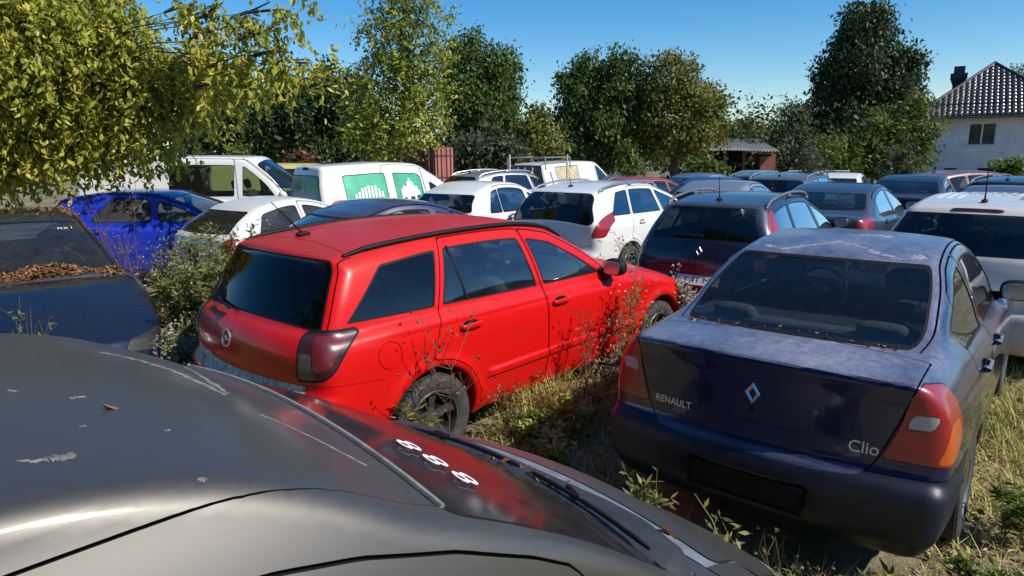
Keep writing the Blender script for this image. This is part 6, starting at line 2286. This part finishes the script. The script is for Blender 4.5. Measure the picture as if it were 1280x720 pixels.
pts = [to_world(GP, tuple(grey_S.top(.93, -.25) + np.array([0, 0, .005])))]
dead_leaves('dead_leaf', 'single small brown leaf lying on the roof of the grey car', pts, 1, .016, 6)
pts = []
for i in range(60):
    y = rg.uniform(-.5, .55); q = blue_S.top(-.45 + rg.normal() * .012, y); pts.append(to_world(CLIO, (q[0], q[1], q[2] + .005)))
dead_leaves('dead_leaves', 'crumbs of dead leaves along the rear window foot of the navy sedan', pts, 1, .010, 7)


# ---- droppings and chalky streaks on roofs (thin dried films, part of the car's dirt) ----
FILM = simple('dried pale grime', (.17, .168, .16), .8, var=.5, scale=45)


def smear(S, root, outline_pts, name='dried_smear', n=9, mat=FILM, up=.0018):
    """thin patch following the panel below a polyline of (x, y, halfwidth)"""
    m = MB(); V = []; F = []
    pts = []
    for i in range(len(outline_pts) - 1):
        a, b = np.array(outline_pts[i], float), np.array(outline_pts[i + 1], float)
        for t in np.linspace(0, 1, n, endpoint=False): pts.append(a + (b - a) * t)
    pts.append(np.array(outline_pts[-1], float))
    rr = random.Random(len(pts))
    for i, p in enumerate(pts):
        d = pts[min(i + 1, len(pts) - 1)][:2] - pts[max(i - 1, 0)][:2]
        d = d / max(np.linalg.norm(d), 1e-6); nn = np.array([-d[1], d[0]])
        w = p[2] * rr.uniform(.25, 1.3); p = p + np.array([rr.gauss(0, .35) * p[2], rr.gauss(0, .35) * p[2], 0])
        for k in (-1, 0, 1):
            q = S.top(p[0] + nn[0] * w * k, p[1] + nn[1] * w * k)
            V.append((q[0], q[1], q[2] + (up if k == 0 else .0004)))
    for i in range(len(pts) - 1):
        for k in range(2): F.append((i * 3 + k, i * 3 + k + 1, (i + 1) * 3 + k + 1, (i + 1) * 3 + k))
    m.add(V, F)
    return m.build(name, mat, root)


def gl(px, py, zg=1.5):
    """photo pixel -> grey-car local x,y on its roof"""
    d = ray(px, py); o = np.array([0, 0, CAM_H])
    c, s = math.cos(GREY[2]), math.sin(GREY[2])
    def loc(t):
        q = o + d * t; return (q[0] - GP[0]) * c + (q[1] - GP[1]) * s, -(q[0] - GP[0]) * s + (q[1] - GP[1]) * c, q[2]
    ts = np.linspace(.4, 4, 600)
    Q = np.array([loc(t) for t in ts])
    w = np.where(grey_S.F(Q) < .002)[0]
    return (Q[w[0], 0], Q[w[0], 1]) if len(w) else None


for poly in ([(125, 440, .005), (165, 447, .013), (215, 462, .014), (285, 494, .005)], [(232, 458, .004), (262, 476, .011), (286, 492, .004)], [(20, 577, .001), (45, 575, .007), (72, 571, .013), (97, 570, .006)],
             [(88, 497, .004), (106, 496, .004)], [(12, 488, .003), (20, 489, .003)], [(206, 538, .003), (212, 538, .003)], [(250, 600, .004), (256, 601, .004)], [(100, 533, .003), (108, 532, .002)], [(325, 517, .003), (400, 550, .006), (460, 582, .004)]):
    pp = [(gl(a, b), w) for a, b, w in poly]
    pp = [(q[0], q[1], w) for q, w in pp if q]
    if len(pp) > 1: smear(grey_S, grey_root, pp)
CH = simple('chalky grime', (.26, .265, .31), .75, var=.35, scale=30)
for poly in ([(.30, .30, .012), (.38, .18, .02), (.44, .10, .010), (.52, .02, .02), (.46, -.10, .012), (.36, -.22, .02), (.30, -.36, .012)], [(.75, -.05, .025), (.80, -.18, .035), (.72, -.22, .02)], [(.34, -.40, .02), (.38, -.46, .03)], [(.33, .34, .02), (.38, .40, .02)]):
    smear(blue_S, blue_car, poly, mat=CH)
# pale rim along the top of the grey car's windscreen
tr = [grey_S.top(1.352 - .06 * y * y, y) + np.array([0, 0, .002]) for y in np.linspace(-.57, .57, 40)]
MB().tube(tr, .006, 6).build('windscreen_trim', simple('pale weathered trim', (.20, .20, .19), .6, var=.3, scale=25), grey_root)
